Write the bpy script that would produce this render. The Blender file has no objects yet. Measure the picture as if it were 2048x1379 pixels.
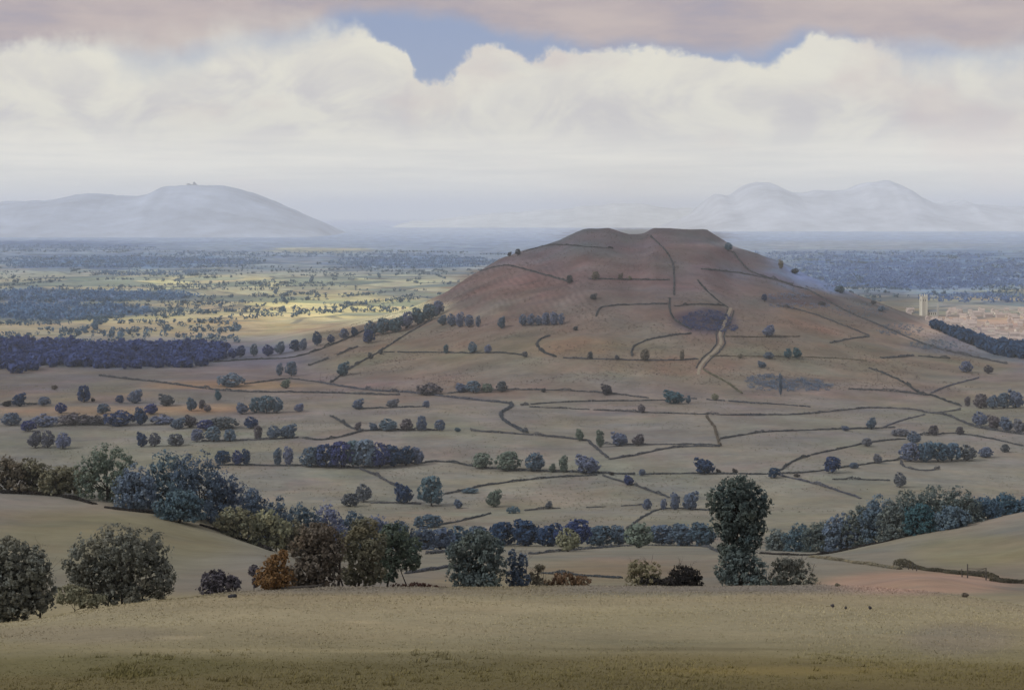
import bpy, math, random
import numpy as np
from mathutils import Vector

scene = bpy.context.scene
COL = scene.collection

# ------------------------------------------------------------------ camera
F = 3000.0            # focal length in pixels of the 2048 px wide photograph
CX, HY = 1024.0, 430.0  # principal column, horizon row
CAMZ = 250.0
cam_data = bpy.data.cameras.new('camera')
cam = bpy.data.objects.new('camera', cam_data)
COL.objects.link(cam)
cam.location = (0, 0, CAMZ)
cam.rotation_euler = (math.radians(90), 0, 0)
cam_data.sensor_width = 36.0
cam_data.lens = 36.0 * F / 2048.0
cam_data.shift_y = -(689.5 - HY) / 2048.0
cam_data.clip_start = 0.5
cam_data.clip_end = 250000.0
scene.camera = cam

# ------------------------------------------------------------------ view
scene.view_settings.view_transform = 'Standard'
scene.view_settings.look = 'None'
scene.view_settings.exposure = 0.0
scene.view_settings.gamma = 1.0
scene.cycles.use_denoising = True
scene.cycles.max_bounces = 5
scene.cycles.diffuse_bounces = 3
scene.cycles.volume_bounces = 1
scene.cycles.transparent_max_bounces = 8

SUN_EL, SUN_AZ = math.radians(40), math.radians(248)   # from the left, a little behind

# ------------------------------------------------------------------ node helpers
class G:
    """tiny helper to write node maths"""
    def __init__(s, tree):
        s.t = tree; s.n = tree.nodes; s.l = tree.links
    def new(s, kind, **kw):
        nd = s.n.new(kind)
        for k, v in kw.items(): setattr(nd, k, v)
        return nd
    def put(s, sock, v):
        if isinstance(v, bpy.types.NodeSocket): s.l.new(v, sock)
        elif v is not None: sock.default_value = v
    def m(s, op, a, b=None, c=None, clamp=False):
        nd = s.new('ShaderNodeMath', operation=op, use_clamp=clamp)
        s.put(nd.inputs[0], a); s.put(nd.inputs[1], b)
        if c is not None: s.put(nd.inputs[2], c)
        return nd.outputs[0]
    def mix(s, f, a, b, blend='MIX'):
        nd = s.new('ShaderNodeMix', data_type='RGBA', blend_type=blend)
        s.put(nd.inputs[0], f)
        s.put(nd.inputs[6], a if isinstance(a, bpy.types.NodeSocket) else (*a[:3], 1))
        s.put(nd.inputs[7], b if isinstance(b, bpy.types.NodeSocket) else (*b[:3], 1))
        return nd.outputs[2]
    def noise(s, vec, scale, detail=4, rough=.55, dist=0.0, out=0):
        nd = s.new('ShaderNodeTexNoise')
        if vec is not None: s.l.new(vec, nd.inputs['Vector'])
        nd.inputs['Scale'].default_value = scale
        nd.inputs['Detail'].default_value = detail
        nd.inputs['Roughness'].default_value = rough
        nd.inputs['Distortion'].default_value = dist
        return nd.outputs[out]
    def step(s, v, lo, hi):
        nd = s.new('ShaderNodeMapRange', interpolation_type='SMOOTHSTEP')
        s.put(nd.inputs[0], v); nd.inputs[1].default_value = lo; nd.inputs[2].default_value = hi
        return nd.outputs[0]
    def xyz(s, x, y, z=0.0):
        nd = s.new('ShaderNodeCombineXYZ')
        for k, v in enumerate((x, y, z)): s.put(nd.inputs[k], v)
        return nd.outputs[0]
    def scale(s, vec, sc):
        nd = s.new('ShaderNodeVectorMath', operation='MULTIPLY')
        s.l.new(vec, nd.inputs[0]); nd.inputs[1].default_value = sc
        return nd.outputs[0]
    def curve(s, x, pts):
        nd = s.new('ShaderNodeFloatCurve')
        c = nd.mapping.curves[0]
        while len(c.points) > 2: c.points.remove(c.points[1])
        c.points[0].location = pts[0]; c.points[-1].location = pts[-1]
        for p in pts[1:-1]: c.points.new(*p)
        for p in c.points: p.handle_type = 'AUTO_CLAMPED'
        nd.mapping.update()
        s.put(nd.inputs[1], x)
        return nd.outputs[0]

def lin(r, g, b):
    f = lambda c: (c / 255 / 12.92) if c / 255 <= .04045 else ((c / 255 + .055) / 1.055) ** 2.4
    return (f(r), f(g), f(b))

# ------------------------------------------------------------------ world: sky with clouds
world = bpy.data.worlds.new('World'); scene.world = world
world.use_nodes = True
def make_world():
    g = G(world.node_tree); g.n.clear()
    out = g.new('ShaderNodeOutputWorld'); bg = g.new('ShaderNodeBackground')
    g.l.new(bg.outputs[0], out.inputs[0])
    sky = g.new('ShaderNodeTexSky', sky_type='NISHITA', sun_disc=False)
    sky.sun_elevation = SUN_EL; sky.sun_rotation = SUN_AZ
    sky.air_density = 1.0; sky.dust_density = .4; sky.ozone_density = 2.5
    SKYK = .065
    bg.inputs[1].default_value = SKYK
    tc = g.new('ShaderNodeTexCoord')
    sp = g.new('ShaderNodeSeparateXYZ'); g.l.new(tc.outputs['Generated'], sp.inputs[0])
    x, y, z = sp.outputs
    az = g.m('ARCTAN2', x, y)
    hz = g.m('SQRT', g.m('ADD', g.m('MULTIPLY', x, x), g.m('MULTIPLY', y, y)))
    el = g.m('ARCTAN2', z, hz)
    a01 = g.m('MULTIPLY_ADD', az, 1 / 1.2, .5, clamp=True)      # +-0.6 rad
    P = g.xyz(az, el, 0)
    warp = g.noise(P, 14, 7, .62)
    warp2 = g.noise(P, 42, 5, .6)
    wob = g.m('ADD', g.m('MULTIPLY_ADD', warp, .050, -.025), g.m('MULTIPLY_ADD', warp2, .022, -.011))
    elw = g.m('ADD', el, wob)
    def rows(pts): return [((math.atan((u - CX) / F)) / 1.2 + .5, (HY - r) / F / .2) for u, r in pts]
    T = g.m('MULTIPLY', g.curve(a01, [(0, .6)] + rows([(0, 112), (150, 104), (300, 108), (400, 88), (436, 58), (560, 54), (640, 58), (720, 64), (765, 104), (815, 124), (842, 170), (872, 162),
        (930, 126), (965, 98), (1010, 88), (1060, 108), (1120, 104), (1180, 104), (1300, 112), (1500, 112), (1590, 112), (1625, 92), (1690, 86), (1755, 96), (1800, 112), (2048, 126)]) + [(1, .55)]), .2)
    M = g.m('MULTIPLY', g.curve(a01, [(0, .55)] + rows([(0, 132), (300, 122), (420, 100), (520, 72), (620, 64), (700, 36), (850, 40), (960, 60), (1060, 80), (1140, 96), (1220, 112), (1400, 110), (1540, 104), (1600, 92), (1680, 92), (1760, 106), (1880, 116), (2048, 134)]) + [(1, .55)]), .2)
    # high cloud sheet with breaks, mauve only where in view
    shade = g.noise(g.scale(P, (6, 22, 1)), 1, 5, .6)
    Pw = g.scale(tc.outputs['Generated'], (2, 2, 5))
    brk = g.step(g.noise(Pw, 1.6, 5, .6), .36, .52)
    mm = g.step(g.m('SUBTRACT', g.m('ADD', el, g.m('MULTIPLY_ADD', warp, .03, -.015)), M), -.004, .011)
    high = g.step(el, .16, .45)
    brk2 = g.m('MAXIMUM', brk, g.m('SUBTRACT', 1, high))
    mm = g.m('MULTIPLY', g.m('MULTIPLY', mm, brk2), g.m('MULTIPLY_ADD', g.step(shade, .3, .5), .25, .72))
    cm = g.mix(g.step(shade, .32, .66), lin(166, 155, 164), lin(197, 182, 178))
    cm = g.mix(high, cm, lin(226, 223, 219))  # unseen upper cloud whitened to add light to haze and ground
    skyc = g.mix(1.0, sky.outputs[0], (.70, .74, .98), 'MULTIPLY')
    skyc = g.mix(.55, skyc, tuple(c / SKYK for c in lin(164, 178, 212)))
    c1 = g.mix(mm, skyc, g.scale(cm, (1 / SKYK,) * 3))
    # cumulus bank
    softn = g.m('MULTIPLY', g.step(g.noise(g.scale(P, (5, 2, 1)), 1, 2, .5), .42, .62), g.step(g.m('ABSOLUTE', g.m('ADD', az, .035)), .05, .12))
    cmask = g.step(g.m('DIVIDE', g.m('SUBTRACT', T, elw), g.m('MULTIPLY_ADD', softn, .030, .0045)), -.6, .8)
    rim = g.step(g.m('SUBTRACT', T, elw), .0, .045)
    bil = g.noise(g.xyz(az, g.m('MULTIPLY', el, 1.5)), 16, 7, .6, .6)
    pink = g.noise(g.xyz(az, g.m('MULTIPLY', el, 2.0), 3.7), 9, 4, .55)
    strk = g.noise(g.scale(P, (5, 75, 1)), 1, 5, .62)
    cu = g.mix(g.step(bil, .36, .62), lin(205, 202, 203), lin(229, 226, 215))
    cu = g.mix(g.m('MULTIPLY', g.m('SUBTRACT', 1, rim), .6), cu, lin(232, 228, 213))
    cu = g.mix(g.m('MULTIPLY', g.step(pink, .52, .72), .55), cu, lin(205, 190, 190))
    lo = g.mix(g.step(strk, .34, .66), lin(230, 228, 221), lin(249, 245, 233))
    lo = g.mix(g.m('MULTIPLY', g.step(pink, .54, .70), .35), lo, lin(242, 228, 219))
    cu = g.mix(g.step(el, .068, .032), cu, lo)
    c2 = g.mix(cmask, c1, g.scale(cu, (1 / SKYK,) * 3))
    g.l.new(c2, bg.inputs[0])
make_world()

# ------------------------------------------------------------------ sun behind thin cloud
sl = bpy.data.lights.new('sun', 'SUN'); sun = bpy.data.objects.new('sun', sl); COL.objects.link(sun)
sl.energy = 2.0; sl.angle = math.radians(10); sl.color = (1, .955, .88)
sd = Vector((math.sin(SUN_AZ) * math.cos(SUN_EL), math.cos(SUN_AZ) * math.cos(SUN_EL), math.sin(SUN_EL)))
sun.rotation_euler = sd.to_track_quat('Z', 'Y').to_euler()
sun.location = (0, 0, 2000)

# ------------------------------------------------------------------ object helpers
def tag(o, label=None, cat=None, group=None, kind=None):
    if label: o['label'] = label
    if cat: o['category'] = cat
    if group: o['group'] = group
    if kind: o['kind'] = kind
    return o
def link(name, me, parent=None, loc=None):
    o = bpy.data.objects.new(name, me); COL.objects.link(o)
    if parent is not None: o.parent = parent
    if loc is not None: o.location = loc
    return o
def root_at(name, loc, rz=0.0, scale=None):
    o = bpy.data.objects.new(name, None); COL.objects.link(o)
    o.location = loc; o.rotation_euler = (0, 0, rz); o.empty_display_size = .5
    if scale is not None: o.scale = scale
    return o
def np_mesh(name, V, Q, mats, cols=None, tint=None, smooth=False, tri=False, midx=None):
    """mesh from numpy arrays; Q (n,4) or (n,3)"""
    me = bpy.data.meshes.new(name)
    V = np.asarray(V, dtype=np.float32); Q = np.asarray(Q, dtype=np.int32)
    k = Q.shape[1]
    me.vertices.add(len(V)); me.vertices.foreach_set('co', V.ravel())
    me.loops.add(Q.size); me.loops.foreach_set('vertex_index', Q.ravel())
    me.polygons.add(len(Q)); me.polygons.foreach_set('loop_start', np.arange(0, Q.size, k, dtype=np.int32))
    if smooth: me.polygons.foreach_set('use_smooth', np.ones(len(Q), dtype=bool))
    if midx is not None: me.polygons.foreach_set('material_index', np.asarray(midx, dtype=np.int32))
    for m in (mats if isinstance(mats, (list, tuple)) else [mats]): me.materials.append(m)
    if cols is not None:
        at = me.attributes.new('hue', 'FLOAT_COLOR', 'POINT')
        at.data.foreach_set('color', np.c_[cols, np.ones(len(cols))].astype(np.float32).ravel())
    if tint is not None:
        at = me.attributes.new('tint', 'FLOAT', 'POINT')
        at.data.foreach_set('value', np.asarray(tint, dtype=np.float32))
    me.update(calc_edges=True); me.validate()
    return me

# ------------------------------------------------------------------ value noise (for terrain and shapes)
_rs = np.random.RandomState(7); _perm = _rs.rand(257, 257)
_perm[256] = _perm[0]; _perm[:, 256] = _perm[:, 0]
def vnoise(x, y):
    x = np.asarray(x, float); y = np.asarray(y, float)
    xi = np.floor(x).astype(int); yi = np.floor(y).astype(int)
    fx, fy = x - xi, y - yi
    fx = fx * fx * (3 - 2 * fx); fy = fy * fy * (3 - 2 * fy)
    xi &= 255; yi &= 255
    a = _perm[yi, xi]; b = _perm[yi, xi + 1]; c = _perm[yi + 1, xi]; d = _perm[yi + 1, xi + 1]
    return (a * (1 - fx) + b * fx) * (1 - fy) + (c * (1 - fx) + d * fx) * fy - .5
def fbm(x, y, o=4):
    s = 0; a = 1.0
    for k in range(o):
        s = s + a * vnoise(x * 2 ** k + 17.3 * k, y * 2 ** k + 9.1 * k); a *= .5
    return s
def sstep(t): t = np.clip(t, 0, 1); return t * t * (3 - 2 * t)
def pchip(xs, ys, x):
    xs = np.asarray(xs, float); ys = np.asarray(ys, float)
    h = np.diff(xs); d = np.diff(ys) / h
    m = np.zeros_like(xs); m[0] = d[0]; m[-1] = d[-1]
    for i in range(1, len(xs) - 1):
        if d[i - 1] * d[i] > 0:
            w1 = 2 * h[i] + h[i - 1]; w2 = h[i] + 2 * h[i - 1]
            m[i] = (w1 + w2) / (w1 / d[i - 1] + w2 / d[i])
    x = np.clip(x, xs[0], xs[-1])
    i = np.clip(np.searchsorted(xs, x, 'right') - 1, 0, len(xs) - 2)
    t = (x - xs[i]) / h[i]
    return (ys[i] * (1 + 2 * t) * (1 - t) ** 2 + m[i] * h[i] * t * (1 - t) ** 2
            + ys[i + 1] * t * t * (3 - 2 * t) + m[i + 1] * h[i] * t * t * (t - 1))

# ------------------------------------------------------------------ the lie of the land
def zy(Y, r): return CAMZ - (r - HY) * Y / F
_far = [(900, 56), (1271, 17), (2000, 12), (3000, 9), (6000, 3), (15000, 0), (90000, 0)]
COLS = {   # bearing column -> (distance, height) profile
    -400: [(0, 248), (45, 236.5), (90, 225), (140, 208), (230, 199), (420, 186), (600, 128)] + _far,
    0:    [(0, 248), (45, 235.8), (100, zy(100, 1250)), (140, 206), (220, zy(220, 1230)), (420, zy(420, 985)), (450, 171), (600, 118)] + _far,
    250:  [(0, 248), (45, 235.8), (110, zy(110, 1212)), (150, 204), (230, zy(230, 1205)), (400, zy(400, 1022)), (430, 169), (600, 114)] + _far,
    400:  [(0, 248), (45, 235.8), (122, zy(122, 1197)), (165, 200), (240, zy(240, 1192)), (405, zy(405, 1052)), (440, 163), (600, 112)] + _far,
    520:  [(0, 248), (45, 235.8), (130, zy(130, 1190)), (178, 194), (250, zy(250, 1180)), (420, zy(420, 1092)), (600, 112)] + _far,
    700:  [(0, 248), (45, 235.8), (140, zy(140, 1187)), (190, 191), (300, zy(300, 1182)), (430, zy(430, 1132)), (560, zy(560, 1100)), (640, 108)] + _far,
    1024: [(0, 248), (45, 235.8), (150, zy(150, 1187)), (200, 189), (330, zy(330, 1180)), (560, zy(560, 1100)), (640, zy(640, 1098))] + _far,
    1400: [(0, 248), (45, 235.8), (155, zy(155, 1187)), (203, 188.5), (330, zy(330, 1180)), (560, zy(560, 1095)), (640, zy(640, 1094))] + _far,
    1650: [(0, 248), (45, 235.8), (158, zy(158, 1188)), (203, 188), (300, zy(300, 1182)), (440, zy(440, 1112)), (520, zy(520, 1104)), (650, 104)] + _far,
    1850: [(0, 248), (45, 235.8), (150, zy(150, 1197)), (195, 189.5), (260, zy(260, 1192)), (370, zy(370, 1136)), (500, zy(500, 1063)), (650, 112)] + _far,
    2048: [(0, 248), (45, 235.8), (140, zy(140, 1224)), (180, 195), (230, zy(230, 1216)), (330, zy(330, 1163)), (480, zy(480, 1033)), (500, 151), (650, 116)] + _far,
    2450: [(0, 248), (45, 236), (120, 216), (165, 200), (230, 194), (330, 182), (480, 168), (650, 124)] + _far,
}
_cu = np.array(sorted(COLS), float)
_gY = np.unique(np.concatenate([np.linspace(0, 700, 701), np.geomspace(700, 90000, 500)]))
_prof = np.array([pchip([p[0] for p in COLS[int(u)]], [p[1] for p in COLS[int(u)]], _gY) for u in _cu])
RIDGE = [(440, 735, 2450), (480, 725, 2500), (600, 692, 2600), (740, 652, 2730), (830, 618, 2830), (880, 595, 2870), (940, 555, 2930), (1000, 517, 2980), (1080, 492, 3000), (1120, 480, 3000),
    (1152, 463, 3000), (1172, 455, 3000), (1216, 455, 3000), (1236, 461, 3000), (1260, 467, 3000), (1288, 466, 3000), (1306, 455, 3000), (1356, 457, 3000), (1413, 459, 3000), (1438, 473, 3000), (1462, 490, 3000), (1500, 503, 2990), (1560, 523, 2970),
    (1600, 545, 2950), (1680, 580, 2900), (1760, 612, 2830), (1850, 652, 2740), (1950, 697, 2600), (2040, 735, 2460), (2120, 760, 2350)]
_ru = np.array([r[0] for r in RIDGE], float); _rr = np.array([r[1] for r in RIDGE], float); _rd = np.array([r[2] for r in RIDGE], float)
_fu = np.array([440, 600, 700, 900, 1100, 1300, 1600, 1800, 2000, 2120.]); _fd = np.array([2400, 2200, 2060, 1960, 1920, 1900, 1930, 1980, 2120, 2300.])
def H(X, Y):
    X = np.asarray(X, float); Y = np.asarray(Y, float)
    X, Y = np.broadcast_arrays(X, Y)
    u = CX + F * X / np.maximum(Y, 30.)
    uc = np.clip(u, _cu[0], _cu[-1])
    i = np.clip(np.searchsorted(_cu, uc, 'right') - 1, 0, len(_cu) - 2)
    Yc = np.clip(Y, 0, 89999)
    j = np.clip(np.searchsorted(_gY, Yc, 'right') - 1, 0, len(_gY) - 2)
    fy = (Yc - _gY[j]) / (_gY[j + 1] - _gY[j])
    def col(k): return _prof[k, j] * (1 - fy) + _prof[k, j + 1] * fy
    t = (uc - _cu[i]) / (_cu[i + 1] - _cu[i]); 
    k0 = np.maximum(i - 1, 0); k3 = np.minimum(i + 2, len(_cu) - 1)
    a, b = col(i), col(i + 1)
    # finite-difference slopes, limited
    du = _cu[i + 1] - _cu[i]
    ma = (b - col(k0)) / (_cu[i + 1] - _cu[k0]) * du; mb = (col(k3) - a) / (_cu[k3] - _cu[i]) * du
    d = b - a
    ma = np.where(ma * d > 0, np.sign(d) * np.minimum(np.abs(ma), 2 * np.abs(d)), 0); mb = np.where(mb * d > 0, np.sign(d) * np.minimum(np.abs(mb), 2 * np.abs(d)), 0)
    z = (a * (1 + 2 * t) * (1 - t) ** 2 + ma * t * (1 - t) ** 2 + b * t * t * (3 - 2 * t) + mb * t * t * (t - 1))
    # gentle unevenness
    z = z + fbm(X / 9., Y / 9., 3) * .22 * sstep((Y - 20) / 60) * (1 - sstep((Y - 500) / 500))
    z = z + fbm(X / 260., Y / 260., 3) * 7.0 * sstep((Y - 900) / 500) * (1 - .55 * sstep((Y - 4000) / 8000)) * (1 - sstep((u - 600) / 250) * (1 - sstep((u - 1850) / 200)) * sstep((Y - 2000) / 600) * (1 - sstep((Y - 3300) / 600)))
    # the hill
    D = np.interp(u, _ru, _rd); rr = np.interp(u, _ru, _rr); f0 = np.interp(u, _fu, _fd)
    inside = sstep((u - 430) / 40) * (1 - sstep((u - 2080) / 60))
    zr = CAMZ - (rr - HY) * D / F
    t = np.clip((Y - f0) / (D - f0), 0, 1)
    bump = np.minimum(t ** 1.22, 1.0)
    back = 1 - sstep((Y - D - 60) / 900)
    top = np.where(Y <= D, bump, back)
    zh = np.maximum(zr - 10, 0) * top * inside
    lumps = (fbm(X / 70., Y / 55., 4) * 5.0) * np.clip(4 * t * (1 - t), 0, 1) * np.where(Y <= D, 1, 0)
    terr = np.sin(zh / 5.2 + 2.5 * fbm(X / 300., Y / 300., 2)) * 1.6 * np.clip(4 * t * (1 - t), 0, 1) * sstep((zh - 70) / 60)
    zh = zh + (fbm(X / 26., 0 * Y + 4.2, 3) * 2.6) * inside * np.clip(zr / 100, 0, 1) * sstep((t - .8) / .2) * np.where(Y <= D, 1, back)
    return z + zh + np.where(Y <= D, (lumps + terr) * inside * np.clip(zr / 60, 0, 1), 0)

_rayY = np.concatenate([np.linspace(20, 700, 1361)[:-1], np.geomspace(700, 4000, 1500)[:-1], np.geomspace(4000, 80000, 900)])
def hit(u, r, ymin=0.0):
    """where the sight line through photo pixel (u, r) meets the ground"""
    X = (u - CX) / F * _rayY
    d = H(X, _rayY) - (CAMZ - (r - HY) * _rayY / F)
    ok = np.nonzero((d >= 0) & (_rayY >= ymin))[0]
    if len(ok) == 0: k = len(_rayY) - 1; Y = _rayY[k]
    else:
        k = ok[0]
        if k == 0 or d[k - 1] >= 0: Y = _rayY[k]
        else: Y = _rayY[k - 1] + (_rayY[k] - _rayY[k - 1]) * (-d[k - 1]) / (d[k] - d[k - 1])
    X = (u - CX) / F * Y
    return float(X), float(Y), float(H(X, Y))
def ground(u, Y):
    X = (u - CX) / F * Y
    return float(X), float(Y), float(H(X, Y))
# ------------------------------------------------------------------ ground colours
SIG = 3.6e-5                       # haze per metre
HAZE_RAD = np.array([.53, .56, .62])  # what the air itself looks like
GAIN = np.array([1.02, .99, 1.0])                        # light falling on level ground
def albedo(target, Y):
    """surface colour that shows as `target` (sRGB) through Y metres of this air"""
    t = np.asarray(target, float) / 255
    L = np.where(t <= .04045, t / 12.92, ((t + .055) / 1.055) ** 2.4)
    T = np.exp(-SIG * np.asarray(Y, float))[..., None]
    return np.clip((L - HAZE_RAD * (1 - T)) / (T * GAIN), .012, .74)

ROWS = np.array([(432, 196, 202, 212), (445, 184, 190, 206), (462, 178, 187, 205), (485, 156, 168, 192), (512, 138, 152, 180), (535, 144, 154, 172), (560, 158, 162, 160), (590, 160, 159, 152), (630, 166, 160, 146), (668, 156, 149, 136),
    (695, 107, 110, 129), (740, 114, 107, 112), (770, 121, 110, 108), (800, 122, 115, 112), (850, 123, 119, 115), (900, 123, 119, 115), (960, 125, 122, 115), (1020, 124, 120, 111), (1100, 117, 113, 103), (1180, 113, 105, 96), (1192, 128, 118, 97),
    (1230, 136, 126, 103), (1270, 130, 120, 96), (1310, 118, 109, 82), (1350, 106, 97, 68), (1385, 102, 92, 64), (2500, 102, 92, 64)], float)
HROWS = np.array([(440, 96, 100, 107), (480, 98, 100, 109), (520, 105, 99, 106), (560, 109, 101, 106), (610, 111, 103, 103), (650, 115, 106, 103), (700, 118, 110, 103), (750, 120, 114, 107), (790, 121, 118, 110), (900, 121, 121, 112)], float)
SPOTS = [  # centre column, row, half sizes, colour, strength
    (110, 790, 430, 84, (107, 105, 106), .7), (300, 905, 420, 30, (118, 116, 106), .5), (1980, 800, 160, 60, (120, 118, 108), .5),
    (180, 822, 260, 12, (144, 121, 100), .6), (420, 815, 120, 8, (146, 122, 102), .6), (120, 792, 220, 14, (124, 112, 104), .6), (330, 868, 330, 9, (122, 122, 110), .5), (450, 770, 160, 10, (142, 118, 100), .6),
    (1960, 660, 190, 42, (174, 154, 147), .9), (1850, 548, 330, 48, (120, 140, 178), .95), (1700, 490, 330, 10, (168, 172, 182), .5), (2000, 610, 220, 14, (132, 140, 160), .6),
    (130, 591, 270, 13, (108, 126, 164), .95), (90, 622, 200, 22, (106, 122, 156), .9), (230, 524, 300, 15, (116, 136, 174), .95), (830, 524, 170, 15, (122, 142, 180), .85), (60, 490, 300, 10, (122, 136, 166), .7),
    (690, 618, 240, 36, (204, 197, 164), .85), (430, 562, 330, 14, (194, 191, 170), .75), (420, 655, 320, 16, (176, 158, 134), .6), (640, 500, 120, 6, (192, 186, 168), .6),  # sunlit yellow stretches of the plain, sunlight painted into the ground colour
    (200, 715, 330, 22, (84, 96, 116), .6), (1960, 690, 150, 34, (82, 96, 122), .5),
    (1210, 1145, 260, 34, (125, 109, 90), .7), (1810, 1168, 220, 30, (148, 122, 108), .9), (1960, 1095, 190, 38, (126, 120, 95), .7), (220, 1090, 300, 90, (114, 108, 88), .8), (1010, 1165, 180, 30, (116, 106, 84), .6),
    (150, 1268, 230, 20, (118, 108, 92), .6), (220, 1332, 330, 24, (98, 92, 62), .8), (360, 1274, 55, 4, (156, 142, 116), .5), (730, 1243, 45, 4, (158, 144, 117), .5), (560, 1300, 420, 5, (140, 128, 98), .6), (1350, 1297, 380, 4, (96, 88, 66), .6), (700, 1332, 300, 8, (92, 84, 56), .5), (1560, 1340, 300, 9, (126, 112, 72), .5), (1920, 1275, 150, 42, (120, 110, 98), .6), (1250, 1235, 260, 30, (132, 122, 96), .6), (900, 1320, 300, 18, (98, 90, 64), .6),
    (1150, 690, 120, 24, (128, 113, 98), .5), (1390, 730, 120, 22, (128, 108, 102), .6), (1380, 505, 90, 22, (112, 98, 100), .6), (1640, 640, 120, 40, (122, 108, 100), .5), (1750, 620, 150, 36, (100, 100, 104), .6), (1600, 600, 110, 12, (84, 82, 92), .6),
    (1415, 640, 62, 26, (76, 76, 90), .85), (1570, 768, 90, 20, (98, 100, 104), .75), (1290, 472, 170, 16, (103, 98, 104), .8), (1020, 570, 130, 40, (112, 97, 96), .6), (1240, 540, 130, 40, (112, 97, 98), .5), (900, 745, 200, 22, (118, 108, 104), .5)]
ROUGH = np.array([(-300, 1350), (0, 1346), (170, 1338), (240, 1318), (330, 1306), (470, 1304), (620, 1310), (900, 1320), (1300, 1300), (1700, 1304), (2048, 1318), (2400, 1320)], float)   # upper edge of the long rough grass
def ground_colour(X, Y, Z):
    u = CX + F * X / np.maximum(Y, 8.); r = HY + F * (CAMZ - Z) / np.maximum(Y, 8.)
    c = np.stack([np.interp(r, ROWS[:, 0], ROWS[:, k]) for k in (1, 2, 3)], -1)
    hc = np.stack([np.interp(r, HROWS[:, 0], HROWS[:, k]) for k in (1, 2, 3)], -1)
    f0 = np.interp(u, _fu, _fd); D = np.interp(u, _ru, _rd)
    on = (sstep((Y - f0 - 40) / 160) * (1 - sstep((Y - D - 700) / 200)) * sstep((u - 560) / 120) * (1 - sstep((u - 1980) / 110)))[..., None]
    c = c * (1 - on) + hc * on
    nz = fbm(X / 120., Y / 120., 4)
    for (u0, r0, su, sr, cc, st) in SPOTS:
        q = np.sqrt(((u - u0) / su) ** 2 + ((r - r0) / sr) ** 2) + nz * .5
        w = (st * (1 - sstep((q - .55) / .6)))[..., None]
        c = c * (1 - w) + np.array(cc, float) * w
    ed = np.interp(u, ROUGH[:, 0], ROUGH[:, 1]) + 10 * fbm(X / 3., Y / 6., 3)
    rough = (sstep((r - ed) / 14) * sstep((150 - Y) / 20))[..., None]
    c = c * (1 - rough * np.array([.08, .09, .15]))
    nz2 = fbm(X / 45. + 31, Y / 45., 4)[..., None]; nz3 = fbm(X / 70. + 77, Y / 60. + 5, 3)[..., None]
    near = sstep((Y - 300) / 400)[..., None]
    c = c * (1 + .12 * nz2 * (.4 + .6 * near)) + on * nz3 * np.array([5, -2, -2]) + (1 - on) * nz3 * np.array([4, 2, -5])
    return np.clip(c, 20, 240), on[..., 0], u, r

def diffuse(name, rough=.95):
    m = bpy.data.materials.new(name); m.use_nodes = True
    g = G(m.node_tree); b = g.n['Principled BSDF']
    b.inputs['Roughness'].default_value = rough
    b.inputs['Specular IOR Level'].default_value = .12
    return m, g, b

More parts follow.
